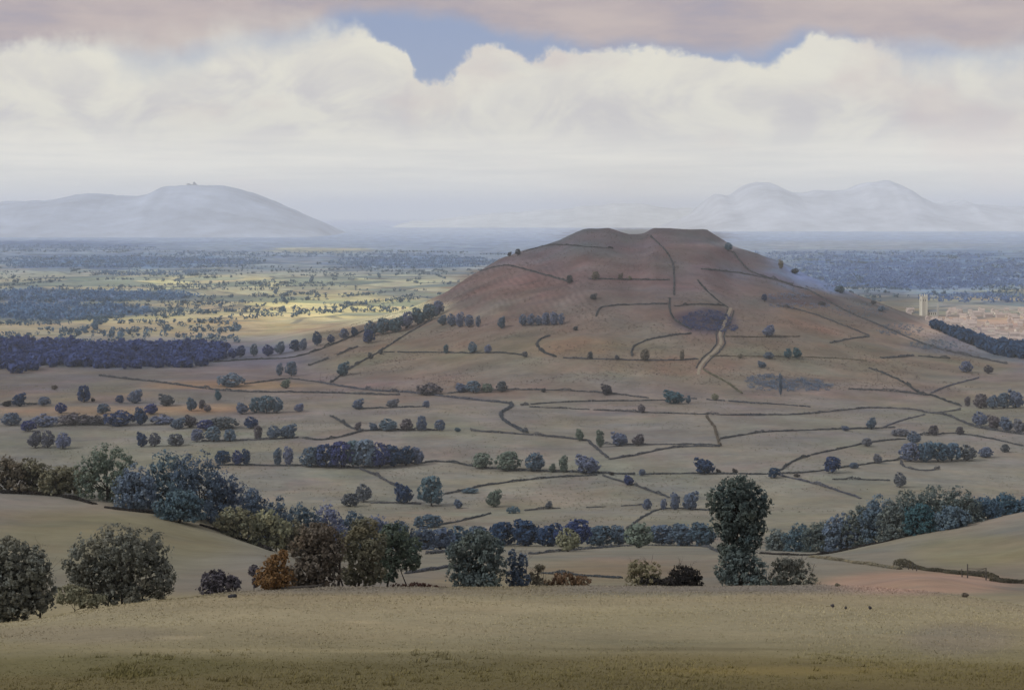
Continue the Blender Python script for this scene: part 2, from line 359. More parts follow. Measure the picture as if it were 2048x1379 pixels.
def ground_material():
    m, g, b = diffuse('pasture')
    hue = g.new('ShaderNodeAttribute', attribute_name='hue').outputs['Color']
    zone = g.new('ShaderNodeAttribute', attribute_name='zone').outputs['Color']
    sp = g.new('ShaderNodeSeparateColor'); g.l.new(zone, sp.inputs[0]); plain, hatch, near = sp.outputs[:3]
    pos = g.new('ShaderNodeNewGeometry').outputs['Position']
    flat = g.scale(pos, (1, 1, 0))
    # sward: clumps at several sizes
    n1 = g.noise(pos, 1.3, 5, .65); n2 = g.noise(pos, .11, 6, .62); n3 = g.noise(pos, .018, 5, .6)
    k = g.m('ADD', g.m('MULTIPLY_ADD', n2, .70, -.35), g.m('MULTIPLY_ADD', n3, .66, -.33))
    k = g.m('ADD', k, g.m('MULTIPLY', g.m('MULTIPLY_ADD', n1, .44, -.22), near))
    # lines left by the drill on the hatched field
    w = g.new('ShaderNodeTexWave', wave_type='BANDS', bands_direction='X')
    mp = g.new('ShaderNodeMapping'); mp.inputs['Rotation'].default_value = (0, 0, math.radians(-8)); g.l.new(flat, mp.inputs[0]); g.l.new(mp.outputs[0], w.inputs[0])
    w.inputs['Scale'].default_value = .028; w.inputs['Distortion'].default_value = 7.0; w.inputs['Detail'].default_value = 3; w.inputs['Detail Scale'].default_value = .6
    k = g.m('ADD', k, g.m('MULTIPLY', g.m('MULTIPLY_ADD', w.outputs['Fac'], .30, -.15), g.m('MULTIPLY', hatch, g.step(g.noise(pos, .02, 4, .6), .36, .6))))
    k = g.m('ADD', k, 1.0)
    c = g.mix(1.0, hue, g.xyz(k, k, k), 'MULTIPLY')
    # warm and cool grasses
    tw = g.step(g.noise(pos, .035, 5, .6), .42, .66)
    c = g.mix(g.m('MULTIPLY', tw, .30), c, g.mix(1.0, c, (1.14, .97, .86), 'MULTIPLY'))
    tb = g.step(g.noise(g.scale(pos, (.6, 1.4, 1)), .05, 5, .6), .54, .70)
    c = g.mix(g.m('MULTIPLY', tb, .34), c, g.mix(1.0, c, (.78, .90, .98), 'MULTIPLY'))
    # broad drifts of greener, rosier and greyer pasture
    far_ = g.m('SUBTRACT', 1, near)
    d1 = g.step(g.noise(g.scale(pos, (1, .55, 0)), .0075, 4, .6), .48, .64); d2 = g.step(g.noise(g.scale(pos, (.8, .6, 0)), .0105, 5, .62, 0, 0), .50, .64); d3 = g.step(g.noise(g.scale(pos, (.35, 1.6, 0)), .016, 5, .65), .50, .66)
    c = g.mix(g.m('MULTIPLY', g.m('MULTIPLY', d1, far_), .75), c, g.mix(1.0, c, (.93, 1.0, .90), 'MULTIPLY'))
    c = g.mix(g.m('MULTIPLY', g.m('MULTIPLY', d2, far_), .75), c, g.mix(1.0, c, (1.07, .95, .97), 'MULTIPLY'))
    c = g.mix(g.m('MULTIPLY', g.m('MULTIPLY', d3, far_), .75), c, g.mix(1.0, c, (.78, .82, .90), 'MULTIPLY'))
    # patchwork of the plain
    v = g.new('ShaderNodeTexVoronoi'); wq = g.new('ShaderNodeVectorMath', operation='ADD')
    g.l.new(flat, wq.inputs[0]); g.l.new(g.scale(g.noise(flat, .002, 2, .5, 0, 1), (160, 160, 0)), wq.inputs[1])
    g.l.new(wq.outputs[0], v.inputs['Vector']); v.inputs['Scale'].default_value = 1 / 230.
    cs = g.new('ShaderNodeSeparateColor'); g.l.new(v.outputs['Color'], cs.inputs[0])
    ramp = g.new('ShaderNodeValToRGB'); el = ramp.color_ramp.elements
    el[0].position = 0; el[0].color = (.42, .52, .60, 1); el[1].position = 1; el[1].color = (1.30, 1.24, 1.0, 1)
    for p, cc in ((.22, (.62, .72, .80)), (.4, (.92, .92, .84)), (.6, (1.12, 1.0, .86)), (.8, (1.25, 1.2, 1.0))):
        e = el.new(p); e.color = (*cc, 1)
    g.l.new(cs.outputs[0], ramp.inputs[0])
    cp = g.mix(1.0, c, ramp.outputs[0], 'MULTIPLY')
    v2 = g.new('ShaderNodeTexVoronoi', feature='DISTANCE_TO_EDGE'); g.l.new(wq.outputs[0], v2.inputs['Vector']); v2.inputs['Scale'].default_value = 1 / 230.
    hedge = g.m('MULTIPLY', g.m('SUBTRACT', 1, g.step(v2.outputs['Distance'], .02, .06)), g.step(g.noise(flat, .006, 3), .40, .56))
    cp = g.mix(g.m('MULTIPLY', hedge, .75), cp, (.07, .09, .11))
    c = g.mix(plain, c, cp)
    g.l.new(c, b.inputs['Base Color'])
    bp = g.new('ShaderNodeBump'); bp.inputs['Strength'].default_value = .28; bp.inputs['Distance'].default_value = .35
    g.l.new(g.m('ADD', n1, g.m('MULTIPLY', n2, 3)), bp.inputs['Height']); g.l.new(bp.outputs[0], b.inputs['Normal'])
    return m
M_GROUND = ground_material()

def make_ground():
    ys = np.unique(np.concatenate([[-60, -30, -12, -4, 0, 4], np.linspace(8, 260, 240), np.linspace(260, 760, 190), np.geomspace(760, 1880, 150), np.linspace(1880, 4100, 260), np.geomspace(4100, 112000, 300)]))
    us = np.linspace(-1100, 3150, 520)
    U, Y = np.meshgrid(us, ys)
    X = (U - CX) / F * np.maximum(Y + 40 * (1 - sstep(Y / 160)), 34)
    Z = H(X, Y)
    V = np.c_[X.ravel(), Y.ravel(), Z.ravel()]
    n, m = U.shape
    i = np.arange(n * m).reshape(n, m)
    Q = np.stack([i[:-1, :-1], i[:-1, 1:], i[1:, 1:], i[1:, :-1]], -1).reshape(-1, 4)
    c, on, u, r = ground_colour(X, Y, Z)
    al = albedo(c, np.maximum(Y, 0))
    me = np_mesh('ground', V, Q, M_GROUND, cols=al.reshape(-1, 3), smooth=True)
    plain = sstep((Y - 3000) / 600) * (1 - on) * (1 - .92 * sstep((Y - 8000) / 9000))
    hq = np.sqrt(((u - 1060) / 190) ** 2 + ((r - 580) / 72) ** 2)
    hatch = on * (1 - sstep((hq - .7) / .4))
    near = 1 - sstep((Y - 120) / 300)
    at = me.attributes.new('zone', 'FLOAT_COLOR', 'POINT')
    at.data.foreach_set('color', np.stack([plain, hatch, near, np.ones_like(near)], -1).astype(np.float32).ravel())
    tag(link('ground', me), kind='structure')
make_ground()

# ------------------------------------------------------------------ far hills across the vale
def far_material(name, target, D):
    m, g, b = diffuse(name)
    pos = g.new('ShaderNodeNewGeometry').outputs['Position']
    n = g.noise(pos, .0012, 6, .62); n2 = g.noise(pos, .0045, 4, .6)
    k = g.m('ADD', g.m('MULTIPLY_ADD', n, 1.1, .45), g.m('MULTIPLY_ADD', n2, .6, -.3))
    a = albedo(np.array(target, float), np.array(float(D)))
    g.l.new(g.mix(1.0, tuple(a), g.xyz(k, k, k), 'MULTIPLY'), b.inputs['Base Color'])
    return m
def far_range(name, sil, D, depth, target):
    us = np.linspace(sil[0][0], sil[-1][0], 420); rr = pchip([s[0] for s in sil], [s[1] for s in sil], us) + (2.6 if D < 25000 else 5.0) * (fbm(us / 26. + D, us * 0 + 1.5, 5) - .3 * np.abs(fbm(us / 14. + D, us * 0 + 9.5, 3)))
    vs = np.linspace(-1, 1, 61)
    U, Vv = np.meshgrid(us, vs)
    Y = D + Vv * depth
    X = (U - CX) / F * D * (1 + Vv * depth / D * .4)
    zt = CAMZ - (rr - HY) * D / F
    prof = np.cos(np.clip(np.abs(Vv), 0, 1) * math.pi / 2) ** 1.3
    ero = fbm(X / 2600., Y / 2600., 5)
    Z = zt[None, :] * prof * (1 + .55 * ero * np.abs(Vv) * (1 - np.abs(Vv)) * 3) - 25
    i = np.arange(U.size).reshape(U.shape)
    Q = np.stack([i[:-1, :-1], i[:-1, 1:], i[1:, 1:], i[1:, :-1]], -1).reshape(-1, 4)
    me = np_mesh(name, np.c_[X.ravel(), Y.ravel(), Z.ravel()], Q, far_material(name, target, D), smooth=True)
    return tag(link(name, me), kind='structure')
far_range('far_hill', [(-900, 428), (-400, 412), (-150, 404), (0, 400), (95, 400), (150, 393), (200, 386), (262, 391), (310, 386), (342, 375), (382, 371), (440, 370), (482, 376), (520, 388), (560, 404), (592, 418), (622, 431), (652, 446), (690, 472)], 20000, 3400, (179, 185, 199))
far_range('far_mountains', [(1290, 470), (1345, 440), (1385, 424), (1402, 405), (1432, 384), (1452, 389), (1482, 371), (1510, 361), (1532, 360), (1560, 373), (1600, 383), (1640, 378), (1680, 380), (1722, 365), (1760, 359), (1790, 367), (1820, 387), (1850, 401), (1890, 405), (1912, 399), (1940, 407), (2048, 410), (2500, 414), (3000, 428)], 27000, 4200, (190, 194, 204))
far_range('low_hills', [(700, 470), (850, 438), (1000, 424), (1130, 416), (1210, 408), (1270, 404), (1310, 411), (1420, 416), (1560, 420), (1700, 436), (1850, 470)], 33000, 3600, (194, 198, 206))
# ------------------------------------------------------------------ foliage materials
FOL = {  # leaf colours: (darker tone, lighter tone)
    'indigo': ((.026, .050, .132), (.072, .108, .220)), 'slate': ((0.096, 0.134, 0.221), (0.189, 0.232, 0.314)), 'dark': ((0.072, 0.116, 0.179), (0.185, 0.263, 0.312)),
    'blue': ((.060, .098, .152), (.120, .172, .228)), 'green': ((0.081, 0.118, 0.106), (0.215, 0.255, 0.205)), 'olive': ((0.130, 0.139, 0.101), (0.317, 0.304, 0.211)),
    'brown': ((0.117, 0.104, 0.088), (0.247, 0.218, 0.169)), 'mauve': ((0.090, 0.083, 0.109), (0.175, 0.161, 0.179)), 'teal': ((0.052, 0.115, 0.162), (0.104, 0.185, 0.234)),
    'orange': ((.150, .088, .042), (.330, .215, .090)), 'black': ((0.022, 0.022, 0.024), (0.062, 0.055, 0.053)), 'grey': ((0.096, 0.112, 0.142), (0.195, 0.213, 0.241)),
    'pale': ((0.127, 0.115, 0.076), (0.265, 0.236, 0.161)), 'hedge': ((.066, .076, .092), (.135, .145, .160)), 'lane': ((0.072, 0.086, 0.117), (0.138, 0.150, 0.179)), 'yew': ((.052, .076, .086), (.150, .188, .178)), 'deepblue': ((.020, .052, .140), (.052, .100, .215)), 'bank': ((.050, .048, .038), (.115, .106, .078)), 'bracken': ((.085, .070, .066), (.235, .196, .172)), 'tussock': ((.085, .084, .070), (.270, .250, .190)), 'dusk': ((.115, .128, .118), (.270, .276, .236)), 'fern': ((.080, .112, .122), (.180, .215, .208)), 'far': ((.080, .155, .320), (.155, .255, .450)), 'wood': ((0.078, 0.120, 0.231), (0.169, 0.237, 0.354)), 'rust': ((0.096, 0.053, 0.041), (0.198, 0.120, 0.082)),
}
_fm = {}
def foliage(key):
    if key in _fm: return _fm[key]
    a, b = FOL[key]
    m, g, bs = diffuse('foliage_' + key, .9)
    t = g.new('ShaderNodeAttribute', attribute_name='tint').outputs['Fac']
    rnd = g.new('ShaderNodeObjectInfo').outputs['Random']
    c = g.mix(g.m('MULTIPLY_ADD', rnd, .34, g.m('MULTIPLY_ADD', t, .66, .0), clamp=True), a, b)
    hs = g.new('ShaderNodeHueSaturation'); g.l.new(c, hs.inputs['Color'])
    g.l.new(g.m('MULTIPLY_ADD', rnd, .05, .475), hs.inputs['Hue']); g.l.new(g.m('MULTIPLY_ADD', rnd, .3, .85), hs.inputs['Value'])
    oc = g.new('ShaderNodeTexCoord').outputs['Object']
    wv = g.step(g.noise(oc, .42, 3, .6), .44, .66); cv = g.step(g.noise(g.scale(oc, (.9, 1.1, 1)), .55, 3, .6), .52, .70)
    hx = g.mix(g.m('MULTIPLY', wv, .6), hs.outputs[0], g.mix(1.0, hs.outputs[0], (1.16, 1.02, .84), 'MULTIPLY'))
    hx = g.mix(g.m('MULTIPLY', cv, .5), hx, g.mix(1.0, hx, (.74, .90, 1.10), 'MULTIPLY'))
    g.l.new(hx, bs.inputs['Base Color'])
    tr = g.new('ShaderNodeBsdfTranslucent'); g.l.new(hx, tr.inputs[0])
    mx = g.new('ShaderNodeMixShader'); mx.inputs[0].default_value = .28
    g.l.new(bs.outputs[0], mx.inputs[1]); g.l.new(tr.outputs[0], mx.inputs[2]); g.l.new(mx.outputs[0], g.n['Material Output'].inputs[0])
    _fm[key] = m
    return m
def bark_material():
    m, g, b = diffuse('bark')
    pos = g.new('ShaderNodeTexCoord').outputs['Object']
    n = g.noise(g.scale(pos, (6, 6, 1.2)), 3, 5, .65)
    g.l.new(g.mix(g.step(n, .3, .7), (.022, .020, .019), (.085, .075, .066)), b.inputs['Base Color'])
    return m
M_BARK = bark_material()

# ------------------------------------------------------------------ foliage geometry
def leaf_quads(P, N, S, rng, aspect=.55):
    """one pointed leaf spray per point"""
    n = len(P)
    N = N / np.maximum(np.linalg.norm(N, axis=1, keepdims=True), 1e-6)
    R = rng.normal(size=(n, 3)); T = np.cross(N, R); T /= np.maximum(np.linalg.norm(T, axis=1, keepdims=True), 1e-6)
    B = np.cross(N, T)
    s = S[:, None]
    bend = N * s * .22
    V = np.empty((n, 4, 3))
    V[:, 0] = P - T * s; V[:, 1] = P + B * s * aspect + bend; V[:, 2] = P + T * s; V[:, 3] = P - B * s * aspect + bend
    Q = np.arange(4 * n).reshape(n, 4)
    return V.reshape(-1, 3), Q
def crown_points(lobes, n, rng, size, clump=.22, holes=.14, shell=.55):
    """leaf positions spread over and through a set of ellipsoid boughs"""
    L = np.asarray(lobes, float)
    area = (L[:, 3] * L[:, 4] + L[:, 4] * L[:, 5] + L[:, 3] * L[:, 5])
    k = rng.choice(len(L), n, p=area / area.sum())
    d = rng.normal(size=(n, 3)); d /= np.linalg.norm(d, axis=1, keepdims=True)
    r = shell + (1 - shell) * rng.rand(n) ** .6
    r = r * np.where(rng.rand(n) < .08, 1 + .32 * rng.rand(n), 1)
    P = L[k, :3] + d * L[k, 3:6] * r[:, None]
    # sprays gather round twigs: uneven outline, gaps, light and dark clumps
    m = max(8, int(n / 36)); c = P[rng.choice(n, m, replace=False)]
    lt = rng.rand(len(L)); ct = rng.rand(m)
    j = np.empty(n, int)
    for q in range(0, n, 2000):
        j[q:q + 2000] = ((P[q:q + 2000, None] - c[None]) ** 2).sum(-1).argmin(1)
    P = P + (c[j] - P) * clump * (1 + rng.rand(n))[:, None]
    keep = (rng.rand(m) > holes)[j] | (rng.rand(n) < .12)
    tint = np.clip(.5 * ct[j] + .22 * lt[k] + .28 * rng.rand(n), 0, 1)
    N = d + rng.normal(size=(n, 3)) * .55
    S = size * (.65 + .7 * rng.rand(n))
    return P[keep], N[keep], S[keep], tint[keep]
def crown_mesh(name, lobes, n, size, mat, seed, **kw):
    rng = np.random.RandomState(seed)
    P, N, S, t = crown_points(lobes, n, rng, size, **kw)
    V, Q = leaf_quads(P, N, S, rng)
    return np_mesh(name, V, Q, mat, tint=np.repeat(t, 4))
class Tubes:
    def __init__(s): s.V = []; s.Q = []; s.n = 0
    def tube(s, pts, rad, k=6):
        pts = np.asarray(pts, float); rad = np.asarray(rad, float)
        T = np.gradient(pts, axis=0); T /= np.maximum(np.linalg.norm(T, axis=1, keepdims=True), 1e-9)
        ref = np.where(np.abs(T[:, 2:3]) > .9, np.array([[1., 0, 0]]), np.array([[0., 0, 1.]]))
        A = np.cross(T, ref); A /= np.maximum(np.linalg.norm(A, axis=1, keepdims=True), 1e-9); B = np.cross(T, A)
        th = np.linspace(0, 2 * math.pi, k, endpoint=False)
        R = pts[:, None] + rad[:, None, None] * (np.cos(th)[None, :, None] * A[:, None] + np.sin(th)[None, :, None] * B[:, None])
        i = s.n + np.arange(len(pts) * k).reshape(len(pts), k)
        q = np.stack([i[:-1], np.roll(i[:-1], -1, 1), np.roll(i[1:], -1, 1), i[1:]], -1).reshape(-1, 4)
        s.V.append(R.reshape(-1, 3)); s.Q.append(q)
        top = s.n + (len(pts) - 1) * k
        s.Q.append(np.array([[top, top + 1, top + 2, top + 3]] if k == 4 else [[top, top + 1, top + 2, top + 3], [top, top + 3, top + 4, top + 5]]))
        s.n += len(pts) * k
    def limb(s, a, b, r0, r1, rng, sag=.12, k=6, n=6):
        a = np.asarray(a, float); b = np.asarray(b, float); t = np.linspace(0, 1, n)[:, None]
        L = np.linalg.norm(b - a)
        w = rng.normal(size=3) * L * sag; w2 = rng.normal(size=3) * L * sag * .5
        p = a + (b - a) * t + w * (t * (1 - t) * 2) + w2 * np.sin(t * 6.28) * .4
        s.tube(p, np.linspace(r0, r1, n), k)
        return p
    def mesh(s, name, mat): return np_mesh(name, np.vstack(s.V), np.vstack(s.Q), mat, smooth=True)
def limbs(lobes, trunk_top, r, rng, twigs=3, base=None, lean=(0, 0)):
    """tapered trunk with boughs running up into each lobe and twigs beyond"""
    tb = Tubes()
    L = np.asarray(lobes, float)
    b0 = np.array([0, 0, -.15 * trunk_top]) if base is None else np.asarray(base, float)
    top = np.array([lean[0], lean[1], trunk_top])
    p = tb.limb(b0, top, r, r * .62, rng, .05)
    order = np.argsort(L[:, 2])
    for q in order:
        c = L[q, :3]; st = p[-1] * .75 + p[-2] * .25 if c[2] > trunk_top else p[3]
        e = c + rng.normal(size=3) * L[q, 3:6] * .2
        br = tb.limb(st, e, r * .42, r * .12, rng, .12)
        for _ in range(twigs):
            d = rng.normal(size=3); d[2] = abs(d[2]) * .8 + .1; d /= np.linalg.norm(d)
            tb.limb(br[rng.randint(2, 6)], c + d * L[q, 3:6] * (.8 + .25 * rng.rand()), r * .12, r * .03, rng, .10, 4, 5)
    return tb

# ------------------------------------------------------------------ small-tree prototypes (unit size), dressed per colour
def unit_lobes(kind, rng):
    J = lambda s=.04: rng.normal() * s
    if kind == 'round': return [(J(), J(), .58, .40, .40, .36), (.2 + J(), J(), .42, .29, .28, .30), (-.21 + J(), J(), .44, .28, .27, .30), (J(), .2, .42, .28, .28, .30), (J(), -.2, .38, .28, .28, .28), (.1, J(), .80, .22, .20, .19), (0, 0, .24, .36, .36, .2)]
    if kind == 'oak': return [(-.26 + J(), J(), .42, .25, .26, .30), (.26 + J(), J(), .40, .25, .26, .29), (0, 0, .24, .40, .36, .2), (J(), J(), .66, .36, .34, .31), (.05, .26, .5, .26, .2, .26), (-.05, -.26, .48, .28, .2, .25), (-.14, 0, .82, .18, .18, .16), (.2, .05, .74, .18, .2, .17)]
    if kind == 'tall': return [(0, 0, .22, .36, .36, .2), (J(), J(), .40, .38, .36, .30), (.08, J(), .62, .36, .36, .26), (-.08, J(), .80, .30, .30, .19), (.14, .1, .5, .30, .3, .3), (-.18, -.08, .5, .28, .3, .3)]
    if kind == 'bush': return [(-.28, J(), .40, .24, .3, .38), (.05, J(), .52, .30, .34, .46), (.30, J(), .36, .22, .28, .34), (0, .25, .36, .3, .25, .36), (0, -.25, .36, .34, .25, .38)]
    if kind == 'lean': return [(.06, J(), .58, .36, .34, .32), (0, 0, .25, .38, .36, .22), (-.16, J(), .40, .32, .3, .30), (.24, J(), .78, .22, .22, .2), (-.05, .2, .55, .3, .24, .3)]
VAR = {}
def proto(kind, seed, colour):
    key = (kind, seed)
    if key not in VAR:
        rng = np.random.RandomState(seed * 13 + sum(map(ord, kind)))
        lb = unit_lobes(kind, rng)
        cm = crown_mesh('crown', lb, 1500 if kind != 'bush' else 1200, .062, None, seed, clump=.22, holes=.14, shell=.5)
        tm = limbs(lb, .22 if kind != 'bush' else .16, .042, rng, 2).mesh('trunk', M_BARK)
        VAR[key] = (cm, tm, {})
    cm, tm, d = VAR[key]
    if colour not in d:
        c = cm.copy(); c.materials.clear(); c.materials.append(foliage(colour)); d[colour] = c
    return d[colour], tm
KINDS = [('round', 1), ('oak', 2), ('tall', 3), ('lean', 4), ('oak', 5), ('round', 6), ('tall', 7), ('bush', 8), ('bush', 9)]
NTREE = [0]
def place_tree(u, top, base, w, colour, label, group=None, kind=None, Y=None, cat='tree', name=None, parts=True, ymin=0.0):
    """a tree whose foot stands where the photo shows it, sized from what the photo shows"""
    x, y, z = ground(u, Y) if Y else hit(u, base, ymin)
    h = (CAMZ - (top - HY) * y / F) - z
    h = max(h, .6); wd = max(w * y / F, .6)
    rng = random.Random(NTREE[0] * 7919 + 5); NTREE[0] += 1
    if kind is None: kind = 'bush' if wd > 1.7 * h else ('tall' if h > 1.5 * wd else None)
    cand = [k for k in KINDS if k[0] == kind] if kind else [k for k in KINDS if k[0] in ('round', 'oak', 'lean')]
    k = rng.choice(cand)
    cm, tm = proto(k[0], k[1], colour)
    bush = k[0] == 'bush' or cat == 'bush'
    r = root_at(name or ('bush' if bush else 'tree'), (x, y, z - .02 * h), rng.uniform(-.5, .5) + (math.pi if rng.random() < .5 else 0), (wd * 1.16, wd * 1.12, h * 1.05))
    link('crown', cm, r); link('trunk', tm, r)
    tag(r, label, 'bush' if bush else cat, group)
    return r
ORD = ['leftmost', 'second from the left', 'third from the left', 'fourth from the left', 'fifth from the left', 'sixth from the left', 'seventh from the left', 'eighth from the left', 'ninth from the left', 'tenth from the left', 'eleventh from the left', 'twelfth from the left']
def row(what, where, group, colour, items, **kw):
    """a row of trees told apart by their place along it"""
    n = len(items)
    for i, it in enumerate(sorted(items)):
        u, top, base, w = it[:4]; c = it[4] if len(it) > 4 else colour
        o = 'rightmost' if i == n - 1 else ORD[i]
        place_tree(u, top, base, w, c, '%s %s, %s' % (what, where, o), group, **kw)

# ------------------------------------------------------------------ hedges
def spline(pts, step):
    p = np.asarray(pts, float)
    if len(p) == 2: return p[0] + (p[1] - p[0]) * np.linspace(0, 1, max(2, int(np.linalg.norm(p[1] - p[0]) / step)))[:, None]
    out = []
    e = np.vstack([2 * p[0] - p[1], p, 2 * p[-1] - p[-2]])
    for i in range(1, len(e) - 2):
        n = max(2, int(np.linalg.norm(e[i + 1] - e[i]) / step)); t = np.linspace(0, 1, n, endpoint=False)[:, None]
        a, b, c, d = e[i - 1], e[i], e[i + 1], e[i + 2]
        out.append(.5 * (2 * b + (c - a) * t + (2 * a - 5 * b + 4 * c - d) * t * t + (3 * b - 3 * c + d - a) * t ** 3))
    return np.vstack(out + [p[-1:]])
HN = [0]
def hedge(px, label, colour='hedge', h=3.0, w=2.4, gap=.10, name='hedge', group=None, ymin=0.0):
    HN[0] += 1
    rng = np.random.RandomState(100 + HN[0])
    dense = spline(px, 6.0)
    W = np.array([hit(a, b, ymin) for a, b in dense])
    jump = np.nonzero(np.abs(np.diff(W[:, 1])) > 260)[0]
    if len(jump): W = W[:jump[0] + 1]
    if len(W) < 2: return
    seg = np.linalg.norm(np.diff(W[:, :2], axis=0), axis=1); cum = np.r_[0, np.cumsum(seg)]; L = cum[-1]
    Ym = W[:, 1].mean(); s = min(max(.22, Ym / 2300.), .85)
    n = int(min(L * (h + w) * 1.5 / (s * s * .9), 14000))
    t = rng.rand(n) * L
    hh = h * .70 * np.clip(.55 + .95 * (fbm(t / 9. + HN[0] * 31, t * 0 + 3.3, 3) + .42), .3, 2) * (1 + 1.1 * sstep((fbm(t / 22. + HN[0] * 7, t * 0 + 6.1, 2) - .28) / .2))
    keep = fbm(t / 16. + HN[0] * 11, t * 0 + 8.1, 2) > (-.78 + gap * 1.25)
    x = np.interp(t, cum, W[:, 0]); y = np.interp(t, cum, W[:, 1])
    dx = np.interp(np.minimum(t + 3, L), cum, W[:, 0]) - np.interp(np.maximum(t - 3, 0), cum, W[:, 0]); dy = np.interp(np.minimum(t + 3, L), cum, W[:, 1]) - np.interp(np.maximum(t - 3, 0), cum, W[:, 1])
    ln = np.maximum(np.hypot(dx, dy), 1e-6)
    a = rng.rand(n) * math.pi; q = .45 + .55 * rng.rand(n) ** .5
    off = np.cos(a) * w * (.28 + .34 * (fbm(t / 6. + HN[0] * 3, t * 0 + 2.2, 2) + .5)) * q + 1.3 * fbm(t / 11. + HN[0] * 5, t * 0 + 7.7, 3); up = np.sin(a) ** .7 * hh * q
    X = x - dy / ln * off; Yy = y + dx / ln * off
    P = np.c_[X, Yy, H(X, Yy) + up][keep]
    N = (np.c_[-dy / ln * np.cos(a), dx / ln * np.cos(a), np.sin(a)] + rng.normal(size=(n, 3)) * .5)[keep]
    tint = np.clip(.5 + .9 * fbm(t / 5., t * 0 + 1.7, 3) + .25 * (rng.rand(n) - .5), 0, 1)[keep]
    if len(P) < 8: return
    c = P.mean(0); c[2] = P[:, 2].min()
    V, Q = leaf_quads(P - c, N, s * (.6 + .6 * rng.rand(len(P))), rng, .7)
    o = link(name, np_mesh(name, V, Q, foliage(colour), tint=np.repeat(tint, 4)), None, c)
    return tag(o, label, 'hedge', group)
